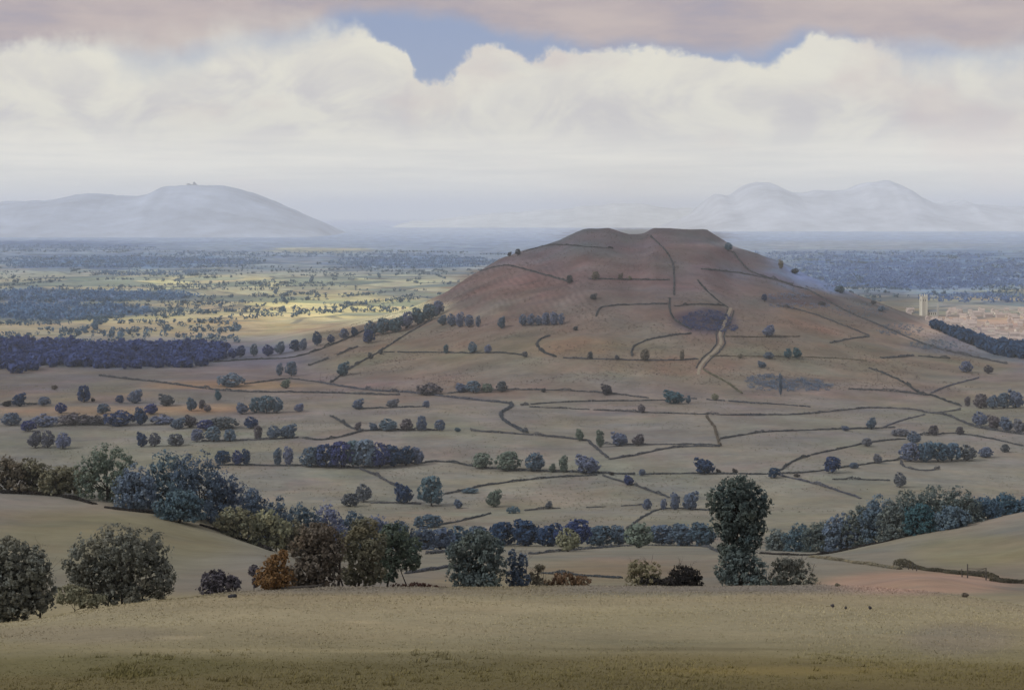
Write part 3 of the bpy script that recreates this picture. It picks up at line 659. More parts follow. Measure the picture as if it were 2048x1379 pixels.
# ------------------------------------------------------------------ hedges: every traced line of the vale
HEDGES = [
    # (points, label, colour, height, width, gap)
    ([(864, 640), (820, 664), (764, 700), (699, 738), (661, 766)], 'dark hedge running straight down the left foot of the hill past a lone tree', 'hedge', 3, 2.6, .1),
    ([(427, 724), (506, 719), (581, 715), (632, 702), (697, 676), (740, 655)], 'dark hedge climbing from the blue wood to the left shoulder of the hill', 'hedge', 3.2, 3, .1),
    ([(617, 731), (660, 716), (716, 693)], 'short ragged hedge between two long hedges on the left foot of the hill', 'hedge', 3, 2.5, .3),
    ([(198, 751), (253, 758), (321, 765), (434, 780), (512, 784), (600, 785), (697, 787), (740, 789), (800, 790)], 'long dark hedge crossing the left of the vale below the blue wood', 'hedge', 3.4, 3, .05),
    ([(640, 765), (700, 775), (760, 782), (819, 785), (883, 792), (942, 799), (1004, 805)], 'blue-grey hedgebank curving under the foot of the hill', 'lane', 3, 5, .05),
    ([(1004, 805), (1024, 810), (1014, 819), (1001, 827), (1010, 842), (1034, 856), (1054, 866)], 'blue-grey hedge bending like a letter S in mid vale', 'lane', 3.2, 5, .05),
    ([(488, 768), (530, 763), (577, 757)], 'thin hedge beside the dark bush at the left foot of the hill', 'hedge', 2.4, 2.2, .2),
    ([(577, 757), (620, 762), (655, 767)], 'thin hedge falling from two round trees to the end of the straight hill hedge', 'hedge', 2.2, 2, .2),
    ([(894, 787), (976, 780), (1089, 780), (1198, 785), (1297, 796)], 'thin hedge under the clump of three trees below the hill', 'hedge', 2.4, 2.2, .15),
    ([(1041, 811), (1133, 804), (1297, 801), (1370, 798)], 'thin hedge leading towards the teal dome-shaped bush', 'hedge', 2.2, 2.2, .2),
    ([(1058, 814), (1113, 816), (1297, 825), (1461, 830), (1530, 831)], 'faint low hedge with a small mauve bush standing in it', 'hedge', 2, 2, .3),
    ([(660, 831), (680, 842), (702, 856), (724, 862)], 'short dark hedge slanting down to the row of six trees', 'hedge', 3, 2.6, .05),
    ([(605, 876), (640, 880), (690, 872), (730, 862), (800, 860), (880, 860)], 'dark hedge under the row of trees in the middle of the vale', 'hedge', 2.6, 2.6, .05),
    ([(940, 862), (1005, 866), (1072, 871), (1166, 880), (1180, 886), (1216, 916)], 'dark hedge that ends in a downward bend beside two small trees', 'hedge', 2.6, 2.6, .05),
    ([(1218, 919), (1267, 911), (1328, 898), (1380, 893), (1440, 893)], 'hedge rising to the right from a sharp corner in the middle fields', 'hedge', 2.6, 2.8, .1),
    ([(1200, 888), (1260, 889), (1330, 889), (1430, 889)], 'thin hedge at the foot of the paired grey trees', 'hedge', 2, 2, .15),
    ([(1440, 892), (1434, 872), (1427, 852), (1412, 832)], 'short upright brown hedge joining two fields right of centre', 'brown', 2.6, 2.6, .1),
    ([(1440, 878), (1520, 865), (1600, 861), (1700, 858), (1790, 855)], 'long thin hedge running right from the short upright brown hedge', 'hedge', 2.2, 2.2, .15),
    ([(440, 930), (540, 931), (640, 932), (720, 935), (780, 928), (850, 925)], 'dark hedge along the foot of the long indigo tree belt', 'hedge', 2.4, 2.4, .05),
    ([(850, 924), (900, 924), (950, 933), (1050, 941), (1140, 944), (1270, 949)], 'dark hedge under the row of grey green trees in mid vale', 'hedge', 2.6, 2.4, .05),
    ([(1270, 949), (1380, 947), (1480, 948), (1560, 948)], 'thin hedge by the blocky indigo tree, cut by gaps', 'hedge', 1.8, 1.8, .45),
    ([(718, 936), (757, 953), (785, 968), (800, 976)], 'dark hedge slanting down to the indigo tree below the long belt', 'hedge', 2.4, 2.4, .05),
    ([(890, 988), (930, 980), (975, 970), (1080, 957), (1195, 950)], 'dark hedge curving up to the right with a low bush at its lower end', 'hedge', 2.2, 2.2, .05),
    ([(1205, 951), (1250, 965), (1280, 974), (1338, 995)], 'hedge slanting down right to the row of round trees by the tall dark tree', 'hedge', 2.2, 2.2, .1),
    ([(742, 1006), (790, 1006), (843, 1008)], 'short dark hedge at the feet of the indigo tree and the dark green tree', 'hedge', 1.8, 1.8, .1),
    ([(866, 1052), (920, 1042), (982, 1027)], 'short dark hedge just above the blue valley trees', 'hedge', 1.6, 1.8, .05),
    ([(1050, 1021), (1100, 1017), (1150, 1016), (1240, 1012), (1310, 1008)], 'broken low hedge across the field behind the valley trees', 'hedge', 1.5, 1.6, .5),
    ([(1255, 1058), (1270, 1045), (1300, 1026), (1325, 1018), (1370, 1017), (1420, 1021)], 'hedge arching up behind the valley trees to the tall dark tree', 'hedge', 1.5, 1.6, .05),
    ([(855, 1108), (920, 1100), (985, 1092), (1060, 1087)], 'dark hedge below the blue valley trees, left of the middle bush', 'hedge', 1.3, 1.5, .05),
    ([(1060, 1109), (1100, 1104), (1160, 1099), (1253, 1092), (1340, 1091), (1410, 1093), (1438, 1104)], 'low dark hedge along the top edge of the middle field', 'hedge', 1.2, 1.4, .05),
    ([(812, 1147), (860, 1140), (910, 1132)], 'low dark hedge between the olive trees and the middle bush', 'hedge', 1.0, 1.2, .05),
    ([(1082, 1146), (1140, 1150), (1245, 1156)], 'low thin hedge crossing behind the rust coloured mound', 'hedge', .7, 1, .05),
    ([(0, 986), (60, 988), (120, 992), (165, 1002), (193, 1008)], 'black hedge bank under the leftmost brown trees of the slope wood', 'black', 1.1, 1.6, .05),
    ([(210, 1015), (280, 1024), (320, 1028), (358, 1036)], 'black hedge bank at the foot of the big blue trees on the left slope', 'black', 1.1, 1.6, .05),
    ([(400, 1050), (450, 1066), (500, 1086), (547, 1103)], 'black hedge bank falling to the orange bush on the left slope', 'black', 1.1, 1.6, .1),
    ([(1466, 504), (1497, 540), (1540, 556), (1586, 572), (1621, 582), (1690, 621), (1758, 650), (1861, 693), (1929, 710), (2014, 728)], 'long dark hedge running down the right shoulder of the hill to its foot', 'hedge', 3.6, 3.2, .0),
    ([(1553, 611), (1590, 618), (1638, 632), (1690, 652), (1738, 671)], 'hedge slanting down the right flank of the hill inside the long shoulder hedge', 'hedge', 3, 3, .15),
    ([(1738, 673), (1700, 678), (1660, 686)], 'short hedge turning back left at the lower end of the flank hedge', 'hedge', 3, 3, .1),
    ([(1738, 736), (1775, 750), (1809, 766), (1844, 790), (1861, 790), (1890, 801), (1922, 812)], 'straight dark hedge falling right from the lower flank of the hill', 'hedge', 3, 2.6, .0),
    ([(1842, 789), (1790, 783), (1740, 780), (1697, 778)], 'dark hedge running left from the kink of the straight falling hedge', 'hedge', 2.4, 2.4, .1),
    ([(1862, 786), (1900, 771), (1957, 756)], 'faint hedge rising right towards the foot of the long shoulder hedge', 'lane', 2.2, 3, .2),
    ([(1461, 830), (1594, 829), (1680, 821), (1741, 816), (1826, 819), (1861, 826), (1922, 820)], 'dark hedge meeting the straight falling hedge at the right of the vale', 'hedge', 2.4, 2.4, .15),
    ([(1861, 826), (1895, 831), (1950, 853), (2000, 862), (2046, 869)], 'dark hedge descending to the right edge under a grey copse', 'hedge', 3, 3, .0),
    ([(1382, 797), (1440, 801), (1498, 806), (1560, 809), (1621, 814)], 'faint grey hedge right of the teal dome-shaped bush', 'lane', 2, 2.2, .3),
    ([(1850, 829), (1800, 842), (1766, 855)], 'faint hedge curving down left from the meeting of hedges', 'lane', 1.8, 2, .2),
    ([(1560, 941), (1600, 917), (1690, 895), (1752, 883), (1810, 878)], 'long hedge rising right past a small bare tree to the grey trees', 'hedge', 2, 2, .25),
    ([(1500, 949), (1610, 945), (1690, 934), (1760, 924), (1800, 919)], 'hedge running right through the round indigo tree', 'hedge', 1.8, 2, .15),
    ([(1560, 951), (1612, 963), (1665, 978), (1722, 997)], 'straight hedge slanting down to the right-hand wood', 'lane', 2, 2.2, .05),
    ([(1665, 959), (1720, 959), (1780, 961)], 'short dark hedge above the right-hand wood', 'hedge', 1.6, 1.8, .05),
    ([(1802, 921), (1808, 933), (1845, 941), (1878, 938)], 'dark hedge bending round the lower left corner of the teal grey copse', 'hedge', 1.8, 2, .1),
    ([(1823, 871), (1870, 869), (1915, 867), (1980, 877), (2046, 892)], 'thin hedge above the teal grey copse at the right', 'hedge', 2, 2.2, .15),
    ([(1519, 1083), (1580, 1089), (1632, 1093), (1690, 1088)], 'thin dark hedge tucked under the left end of the right-hand wood', 'black', 1.0, 1.2, .1),
    ([(1519, 1107), (1594, 1110), (1655, 1107), (1724, 1093), (1775, 1082), (1820, 1070), (1888, 1055)], 'dark hedge along the top of the upper right field below the wood', 'black', .9, 1.2, .05),
    ([(1620, 1113), (1720, 1126), (1800, 1138)], 'low dark hedge bank between the rose field and the upper right field', 'brown', 1.0, 1.6, .05),
    ([(1796, 1132), (1836, 1137), (1870, 1142), (1950, 1151), (1992, 1158)], 'dark hedge bank behind the bare posts and the field gate', 'bank', 1.2, 2.2, .0),
    ([(1980, 1161), (2015, 1165), (2060, 1166)], 'dark hedge bank right of the field gate', 'bank', 1.2, 2.2, .0),
    ([(960, 543), (985, 535), (1008, 531), (1028, 533), (1076, 546), (1134, 562)], 'hedge arching over the furrowed field high on the left of the hill', 'hedge', 3, 2.8, .2),
    ([(1045, 504), (1103, 490), (1178, 494), (1226, 497)], 'thin hedge close below the left brow of the hill', 'hedge', 2.4, 2.4, .15),
    ([(1178, 558), (1240, 559), (1290, 560), (1339, 560)], 'dark hedge crossing the upper hill under three small trees', 'hedge', 2.8, 2.6, .2),
    ([(1301, 472), (1320, 490), (1332, 502), (1346, 529), (1348, 560), (1348, 591)], 'dark hedge running straight down from the notch in the hill brow', 'hedge', 2.8, 2.8, .05),
    ([(1340, 596), (1339, 615), (1346, 635), (1362, 648), (1383, 659)], 'dark hedge curving round the left of the blue scrub patch on the hill', 'hedge', 3, 3, .05),
    ([(1192, 633), (1196, 622), (1206, 614), (1247, 610), (1290, 609), (1335, 608)], 'dark hedge with a hooked left end, left of the blue scrub patch', 'hedge', 3.2, 3, .05),
    ([(1100, 671), (1082, 678), (1074, 688), (1085, 703), (1112, 714)], 'dark hedge shaped like a hook at the middle foot of the hill', 'hedge', 3.2, 4, .0),
    ([(768, 704), (820, 705), (871, 705), (940, 706), (1007, 706), (1052, 711)], 'hedge with small round trees crossing the left foot of the hill', 'hedge', 2.6, 2.4, .15),
    ([(1127, 716), (1213, 719), (1325, 721), (1397, 718)], 'dark hedge crossing the hill foot left of the winding path', 'hedge', 2.6, 2.4, .1),
    ([(1265, 712), (1265, 696), (1285, 684), (1315, 676), (1350, 670), (1383, 667)], 'hedge bending round the field left of the winding path', 'hedge', 3, 2.8, .1),
    ([(1395, 560), (1412, 580), (1439, 604), (1456, 615)], 'dark hedge slanting down to the head of the winding path', 'hedge', 3.2, 2.8, .0),
    ([(1350, 613), (1391, 609), (1450, 611)], 'dark hedge along the top of the blue scrub patch', 'hedge', 2.8, 2.6, .1),
    ([(1402, 538), (1439, 541), (1490, 548), (1550, 560), (1586, 568)], 'dark hedge crossing the upper right of the hill to the shoulder hedge', 'hedge', 3, 3, .1),
    ([(1450, 673), (1520, 674), (1600, 673)], 'faint hedge right of the winding path below a grey tree', 'brown', 2.2, 2.4, .2),
    ([(1419, 712), (1520, 713), (1600, 714), (1678, 717), (1733, 722)], 'faint hedge crossing right from the foot of the winding path', 'brown', 2.2, 2.2, .2),
    ([(1762, 716), (1790, 715), (1826, 711)], 'short thick hedge ending in a bushy head at the right foot of the hill', 'hedge', 3.6, 4, .0),
    ([(1836, 712), (1870, 715), (1900, 717)], 'short dark hedge left of the end of the long shoulder hedge', 'hedge', 2.8, 3, .1),
    ([(1406, 738), (1430, 752), (1456, 766), (1484, 787)], 'olive grassy hedge slanting down from the end of the winding path', 'olive', 2.2, 4, .1),
    ([(0, 809), (50, 809), (102, 807)], 'short dark hedge at the left edge under the first vale trees', 'hedge', 2.4, 2.4, .1),
    ([(403, 882), (450, 881), (506, 880), (560, 877), (597, 875)], 'dark hedge under the outlined round trees left of centre', 'hedge', 2.2, 2.2, .1),
    ([(605, 876), (570, 878)], 'x', 'hedge', 2, 2, .1),
    ([(716, 817), (760, 816), (800, 815), (853, 813)], 'faint hedge with small bushes left of the S-shaped hedge', 'lane', 2.2, 2.4, .2),
]
for pts, lab, colr, h_, w_, gp in HEDGES:
    if lab != 'x': hedge(pts, lab, colr, h_, w_, gp, ymin=170 if pts[0][1] < 1200 else 0)

# ------------------------------------------------------------------ single trees of the hill and the vale
LONE = [  # column, top, foot, width, colour, label
    (1457, 484, 501, 17, 'teal', 'round teal tree standing on the skyline right of the hilltop'),
    (1036, 497, 510, 11, 'hedge', 'small dark tree on the left skyline of the hill'),
    (1019, 503, 512, 9, 'hedge', 'tiny bush on the left skyline beside a small dark tree'),
    (1139, 549, 567, 13, 'hedge', 'upright dark tree at the end of the hedge arching over the furrows'),
    (1191, 542, 559, 15, 'brown', 'largest of the three trees on the hedge crossing the upper hill'),
    (1241, 545, 559, 11, 'brown', 'middle one of three small trees on the hedge crossing the upper hill'),
    (1260, 551, 560, 8, 'brown', 'smallest and rightmost of three trees on the upper hill hedge'),
    (1187, 586, 598, 16, 'hedge', 'dark slanting bush above the hook ended hedge on the hill'),
    (1151, 651, 661, 11, 'hedge', 'tiny dark bush right of the indigo trees on the hill'),
    (1003, 631, 656, 17, 'slate', 'lone tree between the two indigo tree rows on the hill'),
    (892, 688, 707, 11, 'dark', 'slim dark tree on the left foot hedge of the hill'),
    (945, 682, 706, 19, 'dark', 'round dark tree on the left foot hedge of the hill'),
    (976, 688, 706, 16, 'slate', 'grey tree beside the round dark tree on the left foot hedge'),
    (1050, 702, 714, 12, 'hedge', 'small bush at the right end of the left foot hedge'),
    (1181, 702, 718, 11, 'hedge', 'small pointed dark bush left of the bending hedge'),
    (1234, 709, 719, 11, 'hedge', 'dark shrub on the hedge just left of the field corner'),
    (1290, 695, 722, 20, 'brown', 'bare brown tree in the rounded field left of the path'),
    (1364, 699, 721, 11, 'brown', 'slim brown tree between the bare tree and the winding path'),
    (686, 722, 751, 26, 'dark', 'lone round tree on the straight hedge at the left foot of the hill'),
    (741, 704, 718, 13, 'hedge', 'small dark bush in the middle of the straight foot hedge'),
    (761, 697, 708, 11, 'hedge', 'little bush next above the small dark one on the straight foot hedge'),
    (1538, 649, 673, 26, 'slate', 'round grey blue tree standing alone on the right of the hill'),
    (1537, 703, 717, 19, 'slate', 'small grey tree on the faint hedge right of the path'),
    (1576, 696, 716, 19, 'teal', 'left one of a pair of pale teal trees on the right of the hill'),
    (1594, 694, 716, 20, 'teal', 'right one of a pair of pale teal trees on the right of the hill'),
    (1524, 721, 735, 18, 'slate', 'small grey bush just below the faint hedge right of the path'),
    (1480, 706, 716, 12, 'brown', 'small rusty bush close to the right of the winding path'),
    (1644, 601, 610, 16, 'hedge', 'flat dark bush on the right flank above the shoulder hedge'),
    (1529, 587, 602, 11, 'indigo', 'small indigo tree at the left end of the dark flank strip'),
    (1680, 571, 585, 20, 'dark', 'dark bush on the right skyline halfway down the hill'),
    (1763, 611, 623, 17, 'dark', 'black rounded bush low on the right skyline near the town'),
    (1562, 519, 537, 11, 'brown', 'upright brown bush on the right skyline below the teal tree'),
    (1590, 536, 547, 17, 'hedge', 'wide low bush on the right skyline below the upright brown bush'),
    (1747, 600, 608, 12, 'hedge', 'tiny bush on the right skyline above the black rounded bush'),
    (1561, 746, 790, 9, 'slate', 'slim dark tree rising out of the grey scrub patch'),
    (1348, 779, 807, 44, 'teal', 'teal dome shaped bush in the fields under the hill'),
    (1377, 790, 807, 12, 'dark', 'small dark bush touching the right of the teal dome'),
    (1430, 786, 800, 16, 'olive', 'small outlined olive tree right of the teal dome'),
    (1213, 766, 789, 24, 'mauve', 'round mauve grey tree alone on the thin hedge under the hill'),
    (1004, 761, 783, 21, 'grey', 'pale round tree right of the clump on the thin hedge'),
    (1087, 775, 784, 10, 'hedge', 'tiny dark shrub on the thin hedge under the hill'),
    (858, 764, 789, 46, 'mauve', 'wide mauve grey thicket left of the clump on the thin hedge'),
    (1283, 807, 825, 16, 'mauve', 'small mauve bush on the faint hedge in mid vale'),
    (716, 796, 818, 24, 'slate', 'grey blue tree at the left end of the faint bushy hedge'),
    (785, 797, 814, 28, 'grey', 'pale wide bush midway along the faint bushy hedge'),
    (853, 800, 815, 14, 'slate', 'small tree at the right end of the faint bushy hedge'),
    (461, 744, 772, 48, 'dark', 'dark square bush at the left foot of the hill'),
    (559, 726, 751, 15, 'slate', 'slim grey tree beside a round tree at the left foot'),
    (583, 721, 752, 24, 'slate', 'round grey tree at the left foot of the hill'),
    (571, 757, 776, 20, 'green', 'pale green bush in the field left of the straight hedge end'),
    (598, 805, 823, 21, 'slate', 'small rounded tree right of the dark blue clump'),
    (436, 779, 801, 15, 'teal', 'pale teal tree on the long hedge below the blue wood'),
    (383, 794, 821, 22, 'slate', 'upright grey blue tree in the orange field'),
    (404, 798, 818, 14, 'mauve', 'faint mauve bush right of the upright grey blue tree'),
    (333, 786, 811, 32, 'grey', 'wide grey bush in the orange field'),
    (270, 777, 806, 30, 'slate', 'wide outlined bush left of the wide grey bush'),
    (240, 789, 806, 16, 'indigo', 'small very dark bush at the top of the orange field'),
    (168, 769, 804, 27, 'indigo', 'forked indigo tree standing in the left vale'),
    (186, 795, 803, 9, 'black', 'tiny black shrub at the foot of the forked indigo tree'),
    (88, 792, 811, 24, 'slate', 'low dark bush left of the forked indigo tree'),
    (38, 784, 812, 28, 'indigo', 'dark blue bush at the left edge of the vale'),
    (14, 800, 812, 20, 'black', 'low black bush touching the left edge of the vale'),
    (109, 769, 779, 14, 'brown', 'small brown shrub alone below the blue wood'),
    (415, 808, 823, 17, 'mauve', 'dusky red bush at the right end of the orange field'),
    (915, 854, 863, 15, 'dark', 'small dark mound right of the six tree row'),
    (1159, 856, 881, 19, 'green', 'grey green tree near the bend of the dark hedge'),
    (1200, 859, 894, 20, 'green', 'grey green tree leaning over the bend of the dark hedge'),
    (1239, 862, 891, 36, 'slate', 'wide slate tree of the pair right of the hedge bend'),
    (1277, 867, 891, 26, 'mauve', 'narrower mauve grey tree of the pair right of the hedge bend'),
    (807, 964, 1006, 38, 'indigo', 'square indigo tree below the long belt'),
    (863, 949, 1011, 50, 'dark', 'tall dark green tree tapering to its foot below the long belt'),
    (916, 997, 1016, 20, 'slate', 'small blue bush right of the tall tapering tree'),
    (988, 977, 1013, 32, 'green', 'round headed grey green tree on a short stem'),
    (940, 974, 985, 30, 'dark', 'low dark bush at the lower end of the curving hedge'),
    (1026, 1011, 1026, 26, 'dark', 'low outlined bush right of the round headed tree'),
    (1098, 1001, 1017, 16, 'grey', 'small pale bush on the broken low hedge'),
    (727, 966, 1003, 34, 'grey', 'pale grey tree fading into the field left of the square indigo tree'),
    (700, 985, 1012, 34, 'lane', 'pale blue bush behind the crest of the slope wood'),
    (1409, 914, 947, 42, 'indigo', 'blocky indigo tree beside the tall dark tree'),
    (1437, 937, 946, 11, 'black', 'tiny black bush right of the blocky indigo tree'),
    (1470, 936, 946, 12, 'black', 'tiny black bush just above the tall dark tree'),
    (1548, 934, 955, 26, 'indigo', 'dark indigo bush at the corner of the slanting hedge'),
    (1594, 946, 953, 12, 'black', 'tiny black bush between two indigo trees'),
    (1664, 911, 945, 36, 'indigo', 'round indigo tree alone in the right of the vale'),
    (1708, 924, 936, 18, 'slate', 'low bush right of the round indigo tree'),
    (1755, 906, 926, 20, 'grey', 'faint grey tree between the round indigo tree and the copse'),
    (1800, 943, 974, 26, 'grey', 'pale outlined tree just above the right-hand wood'),
    (1743, 834, 858, 22, 'slate', 'upright tree on the long thin hedge at the right'),
    (1691, 850, 861, 17, 'slate', 'low bush left of the upright tree on the thin hedge'),
    (1734, 874, 892, 22, 'grey', 'pale bare tree on the long rising hedge'),
    (1800, 854, 871, 34, 'grey', 'wide pale bush at the left end of the thin hedge above the copse'),
    (1828, 861, 887, 28, 'slate', 'grey tree standing on the corner of the teal grey copse'),
    (1868, 849, 871, 19, 'mauve', 'small mauve tree on the thin hedge above the copse'),
    (1920, 852, 869, 15, 'mauve', 'reddish small bush on the thin hedge above the copse'),
    (1972, 893, 914, 30, 'slate', 'dark low bush right of the teal grey copse'),
    (2010, 887, 904, 17, 'grey', 'small pale tree at the far right beyond the copse'),
    (1932, 721, 744, 24, 'slate', 'slate tree below the end of the long shoulder hedge'),
    (1977, 729, 747, 20, 'mauve', 'faint mauve bush right of the slate tree under the shoulder hedge'),
    (1935, 792, 812, 13, 'mauve', 'slim mauve tree at the end of the straight falling hedge'),
    (1294, 996, 1019, 18, 'slate', 'leftmost small tree by the arching hedge'),
    (1327, 997, 1019, 14, 'slate', 'slim small tree left of the two round trees by the tall dark tree'),
    (1350, 984, 1019, 22, 'slate', 'narrower of the two round trees beside the tall dark tree'),
    (1381, 981, 1019, 34, 'slate', 'broader of the two round trees beside the tall dark tree'),
    (1257, 949, 970, 21, 'indigo', 'indigo bush on the slanting hedge in the middle fields'),
    (1284, 937, 951, 14, 'slate', 'tiny tree at the left of the gappy thin hedge'),
    (1224, 943, 950, 10, 'black', 'tiny black bush at the join of three middle hedges'),
]
for u, tp, bs, w, colr, lab in LONE: place_tree(u, tp, bs, w, colr, lab, ymin=600)

def spread(us, top, base, w): return [(u, top + ((i * 37) % 7) - 3, base, w * (1 + .12 * ((i * 53) % 5 - 2) / 2)) for i, u in enumerate(us)]
row('indigo tree in the left row', 'under the furrowed field', 'left row of trees on the hill', 'slate', [(885, 629, 650, 20), (903, 626, 652, 20), (920, 624, 654, 20), (938, 628, 654, 18), (956, 631, 654, 11)], ymin=1900)
row('indigo tree in the right row', 'under the furrows', 'right row of trees on the hill', 'slate', [(1046, 627, 651, 18), (1062, 626, 651, 18), (1077, 630, 650, 16), (1092, 624, 650, 18), (1108, 623, 650, 18), (1122, 626, 649, 14)], ymin=1900)
row('tree in the close clump', 'under the hill', 'close clump under the hill', 'dark', [(922, 765, 784, 26, 'slate'), (947, 760, 785, 30), (974, 766, 784, 24, 'green')], ymin=1200)
row('tree in the dark blue clump', 'of the left vale', 'dark blue clump', 'dark', [(513, 793, 825, 30), (533, 789, 826, 34), (554, 792, 825, 26)], ymin=1200)
row('tree in the row of six', 'left of the S-shaped hedge', 'row of six trees', 'slate', [(716, 842, 860, 14, 'mauve'), (747, 844, 861, 18), (776, 836, 861, 38, 'dark'), (813, 836, 861, 24, 'mauve'), (843, 830, 861, 21), (880, 838, 861, 22)], ymin=1000)
row('blue violet tree', 'below the orange field', 'blue violet trees below the orange field', 'indigo', [(89, 826, 852, 49, 'slate'), (150, 822, 848, 60, 'mauve'), (190, 828, 848, 44, 'mauve'), (238, 819, 850, 55), (281, 813, 850, 29), (325, 828, 847, 47, 'slate'), (381, 829, 854, 31, 'mauve'), (445, 829, 856, 57, 'grey')], ymin=1000)
row('small blue tree', 'strewn over the left vale', 'small trees strewn over the left vale', 'indigo', [(22, 824, 850, 36, 'slate'), (56, 840, 862, 30), (122, 804, 826, 24), (206, 806, 827, 26, 'slate'), (302, 806, 828, 28), (356, 834, 857, 30, 'slate'), (412, 838, 860, 32), (484, 804, 827, 26, 'slate'), (502, 832, 856, 30)], ymin=1000)
row('pale blue violet tree', 'behind the left slope wood', 'pale trees behind the slope wood', 'lane', [(70, 861, 895, 30), (95, 859, 895, 30), (126, 864, 897, 34, 'slate'), (284, 862, 893, 22, 'indigo'), (309, 864, 892, 26), (352, 866, 891, 34, 'grey')], ymin=800)
row('outlined round tree', 'on the hedge left of centre', 'outlined trees left of centre', 'slate', [(394, 856, 883, 26), (427, 851, 883, 30, 'dark'), (460, 857, 882, 26, 'dark'), (516, 849, 878, 18, 'mauve'), (548, 850, 877, 32), (576, 846, 876, 36)], ymin=800)
row('small indigo tree', 'left of the belt', 'small trees at the left of the belt', 'indigo', [(445, 899, 929, 32), (475, 899, 930, 24), (492, 897, 930, 20), (555, 895, 930, 18, 'slate'), (577, 892, 930, 22, 'slate')], ymin=800)
row('tree in the long indigo belt', 'in mid vale', 'long indigo tree belt', 'indigo', [(622, 892, 933, 43, 'slate'), (652, 886, 934, 46), (682, 880, 935, 48), (706, 878, 934, 41, 'dark'), (730, 876, 935, 50, 'dark'), (760, 884, 934, 48), (788, 888, 932, 46), (812, 890, 930, 38), (834, 892, 928, 31, 'slate')], ymin=800)
row('grey green tree', 'on the dark hedge in mid vale', 'grey green hedge trees', 'green', [(963, 904, 936, 40), (1017, 901, 940, 50), (1070, 903, 942, 42, 'slate'), (1105, 926, 944, 16), (1127, 910, 944, 20), (1175, 908, 946, 50, 'slate')], ymin=800)
row('tree in the teal grey copse', 'at the right', 'teal grey copse', 'teal', [(1820, 884, 922, 39, 'slate'), (1848, 880, 923, 39), (1876, 883, 922, 41), (1904, 884, 921, 41), (1934, 888, 920, 39, 'grey')], ymin=800)
row('grey tree in the upper copse', 'at the right edge', 'upper right copse', 'slate', [(1962, 786, 816, 28, 'mauve'), (1986, 789, 817, 26), (2008, 784, 816, 26), (2032, 778, 815, 32)], ymin=800)
row('grey tree in the lower copse', 'at the right edge', 'lower right copse', 'slate', [(1960, 822, 852, 32), (1988, 828, 857, 28, 'mauve'), (2012, 832, 862, 30), (2038, 836, 866, 28, 'grey')], ymin=800)
row('bush on the left shoulder', 'of the hill', 'bushes on the left shoulder', 'dark', [(742, 640, 672, 28, 'slate'), (766, 634, 668, 30), (790, 632, 664, 34), (812, 622, 656, 32, 'slate'), (836, 614, 648, 34), (858, 606, 640, 30), (876, 600, 630, 24, 'slate')], ymin=1900)
row('tree on the left ridge line', 'of the hill', 'trees on the left ridge line', 'indigo', [(480, 690, 714, 24), (508, 686, 712, 18, 'slate'), (536, 688, 712, 24), (560, 682, 708, 22, 'slate'), (590, 678, 702, 20), (606, 676, 700, 18, 'slate'), (634, 661, 691, 20), (662, 668, 686, 16), (688, 656, 677, 18, 'slate'), (709, 653, 673, 16), (737, 658, 686, 24)], ymin=1900)
row('tree in the blue valley line', 'behind the middle field', 'blue valley trees', 'blue', [(880, 1054, 1098, 66), (918, 1050, 1096, 56), (954, 1050, 1094, 50), (1004, 1042, 1091, 56, 'indigo'), (1052, 1036, 1091, 70, 'indigo'), (1096, 1046, 1092, 54, 'indigo'), (1148, 1038, 1094, 78, 'indigo'), (1200, 1050, 1090, 62), (1238, 1048, 1089, 46, 'slate'), (1324, 1048, 1090, 60), (1364, 1044, 1091, 62, 'slate'), (1404, 1042, 1092, 62)], ymin=500)
place_tree(1136, 1054, 1102, 50, 'olive', 'olive bush in front of the blue valley trees', ymin=480)
place_tree(1278, 1043, 1095, 62, 'green', 'big grey green tree in front of the blue valley trees', ymin=480)
place_tree(856, 1024, 1054, 54, 'blue', 'rounded blue tree behind the end of the slope wood', ymin=600)

# ------------------------------------------------------------------ the blue wood, scrub and the distant woods: masses nobody could count
def mass(name, label, X, Y, h, colour, seed, q=14, wf=.8, ls=.27):
    rng = np.random.RandomState(seed); n = len(X); Z = H(X, Y)
    hh = h * (.6 + .7 * rng.rand(n))
    d = rng.normal(size=(n, q, 3)); d /= np.linalg.norm(d, axis=2, keepdims=True)
    r = .55 + .45 * rng.rand(n, q, 1)
    P = np.empty((n, q, 3))
    P[..., :2] = np.stack([X, Y], -1)[:, None] + d[..., :2] * r * (hh * wf * .5)[:, None, None]
    P[..., 2] = (Z + hh * .5)[:, None] + d[..., 2] * r[..., 0] * (hh * .5)[:, None]
    N = (d + rng.normal(size=d.shape) * .5).reshape(-1, 3)
    S = (hh[:, None] * ls * (.7 + .6 * rng.rand(n, q))).ravel()
    tint = np.repeat(np.clip(rng.rand(n)[:, None] * .6 + .4 * rng.rand(n, q), 0, 1).ravel(), 4)
    P = P.reshape(-1, 3); c = P.mean(0)
    V, Q = leaf_quads(P - c, N, S, rng, .75)
    o = link(name, np_mesh(name, V, Q, foliage(colour), tint=tint), None, c)
    return tag(o, label, 'woodland', None, 'stuff')
def zone_pts(zones, seed):
    rng = np.random.RandomState(seed); us = []; rs = []
    for (u, r, su, sr, n) in zones:
        a = rng.rand(n) * 6.283; q = rng.rand(n) ** .5
        us.append(u + su * q * np.cos(a)); rs.append(r + sr * q * np.sin(a))
    us = np.concatenate(us); rs = np.concatenate(rs)
    return us, rs
def plain_xy(us, rs):
    Y = 244. * F / np.maximum(rs - HY, 2)
    return (us - CX) / F * Y, Y
u_, r_ = zone_pts([(60, 716, 190, 26, 520), (250, 724, 190, 20, 420), (330, 708, 120, 12, 170), (180, 704, 200, 8, 200), (420, 716, 50, 14, 60), (20, 740, 60, 14, 60)], 3)
X_, Y_ = plain_xy(u_, r_)
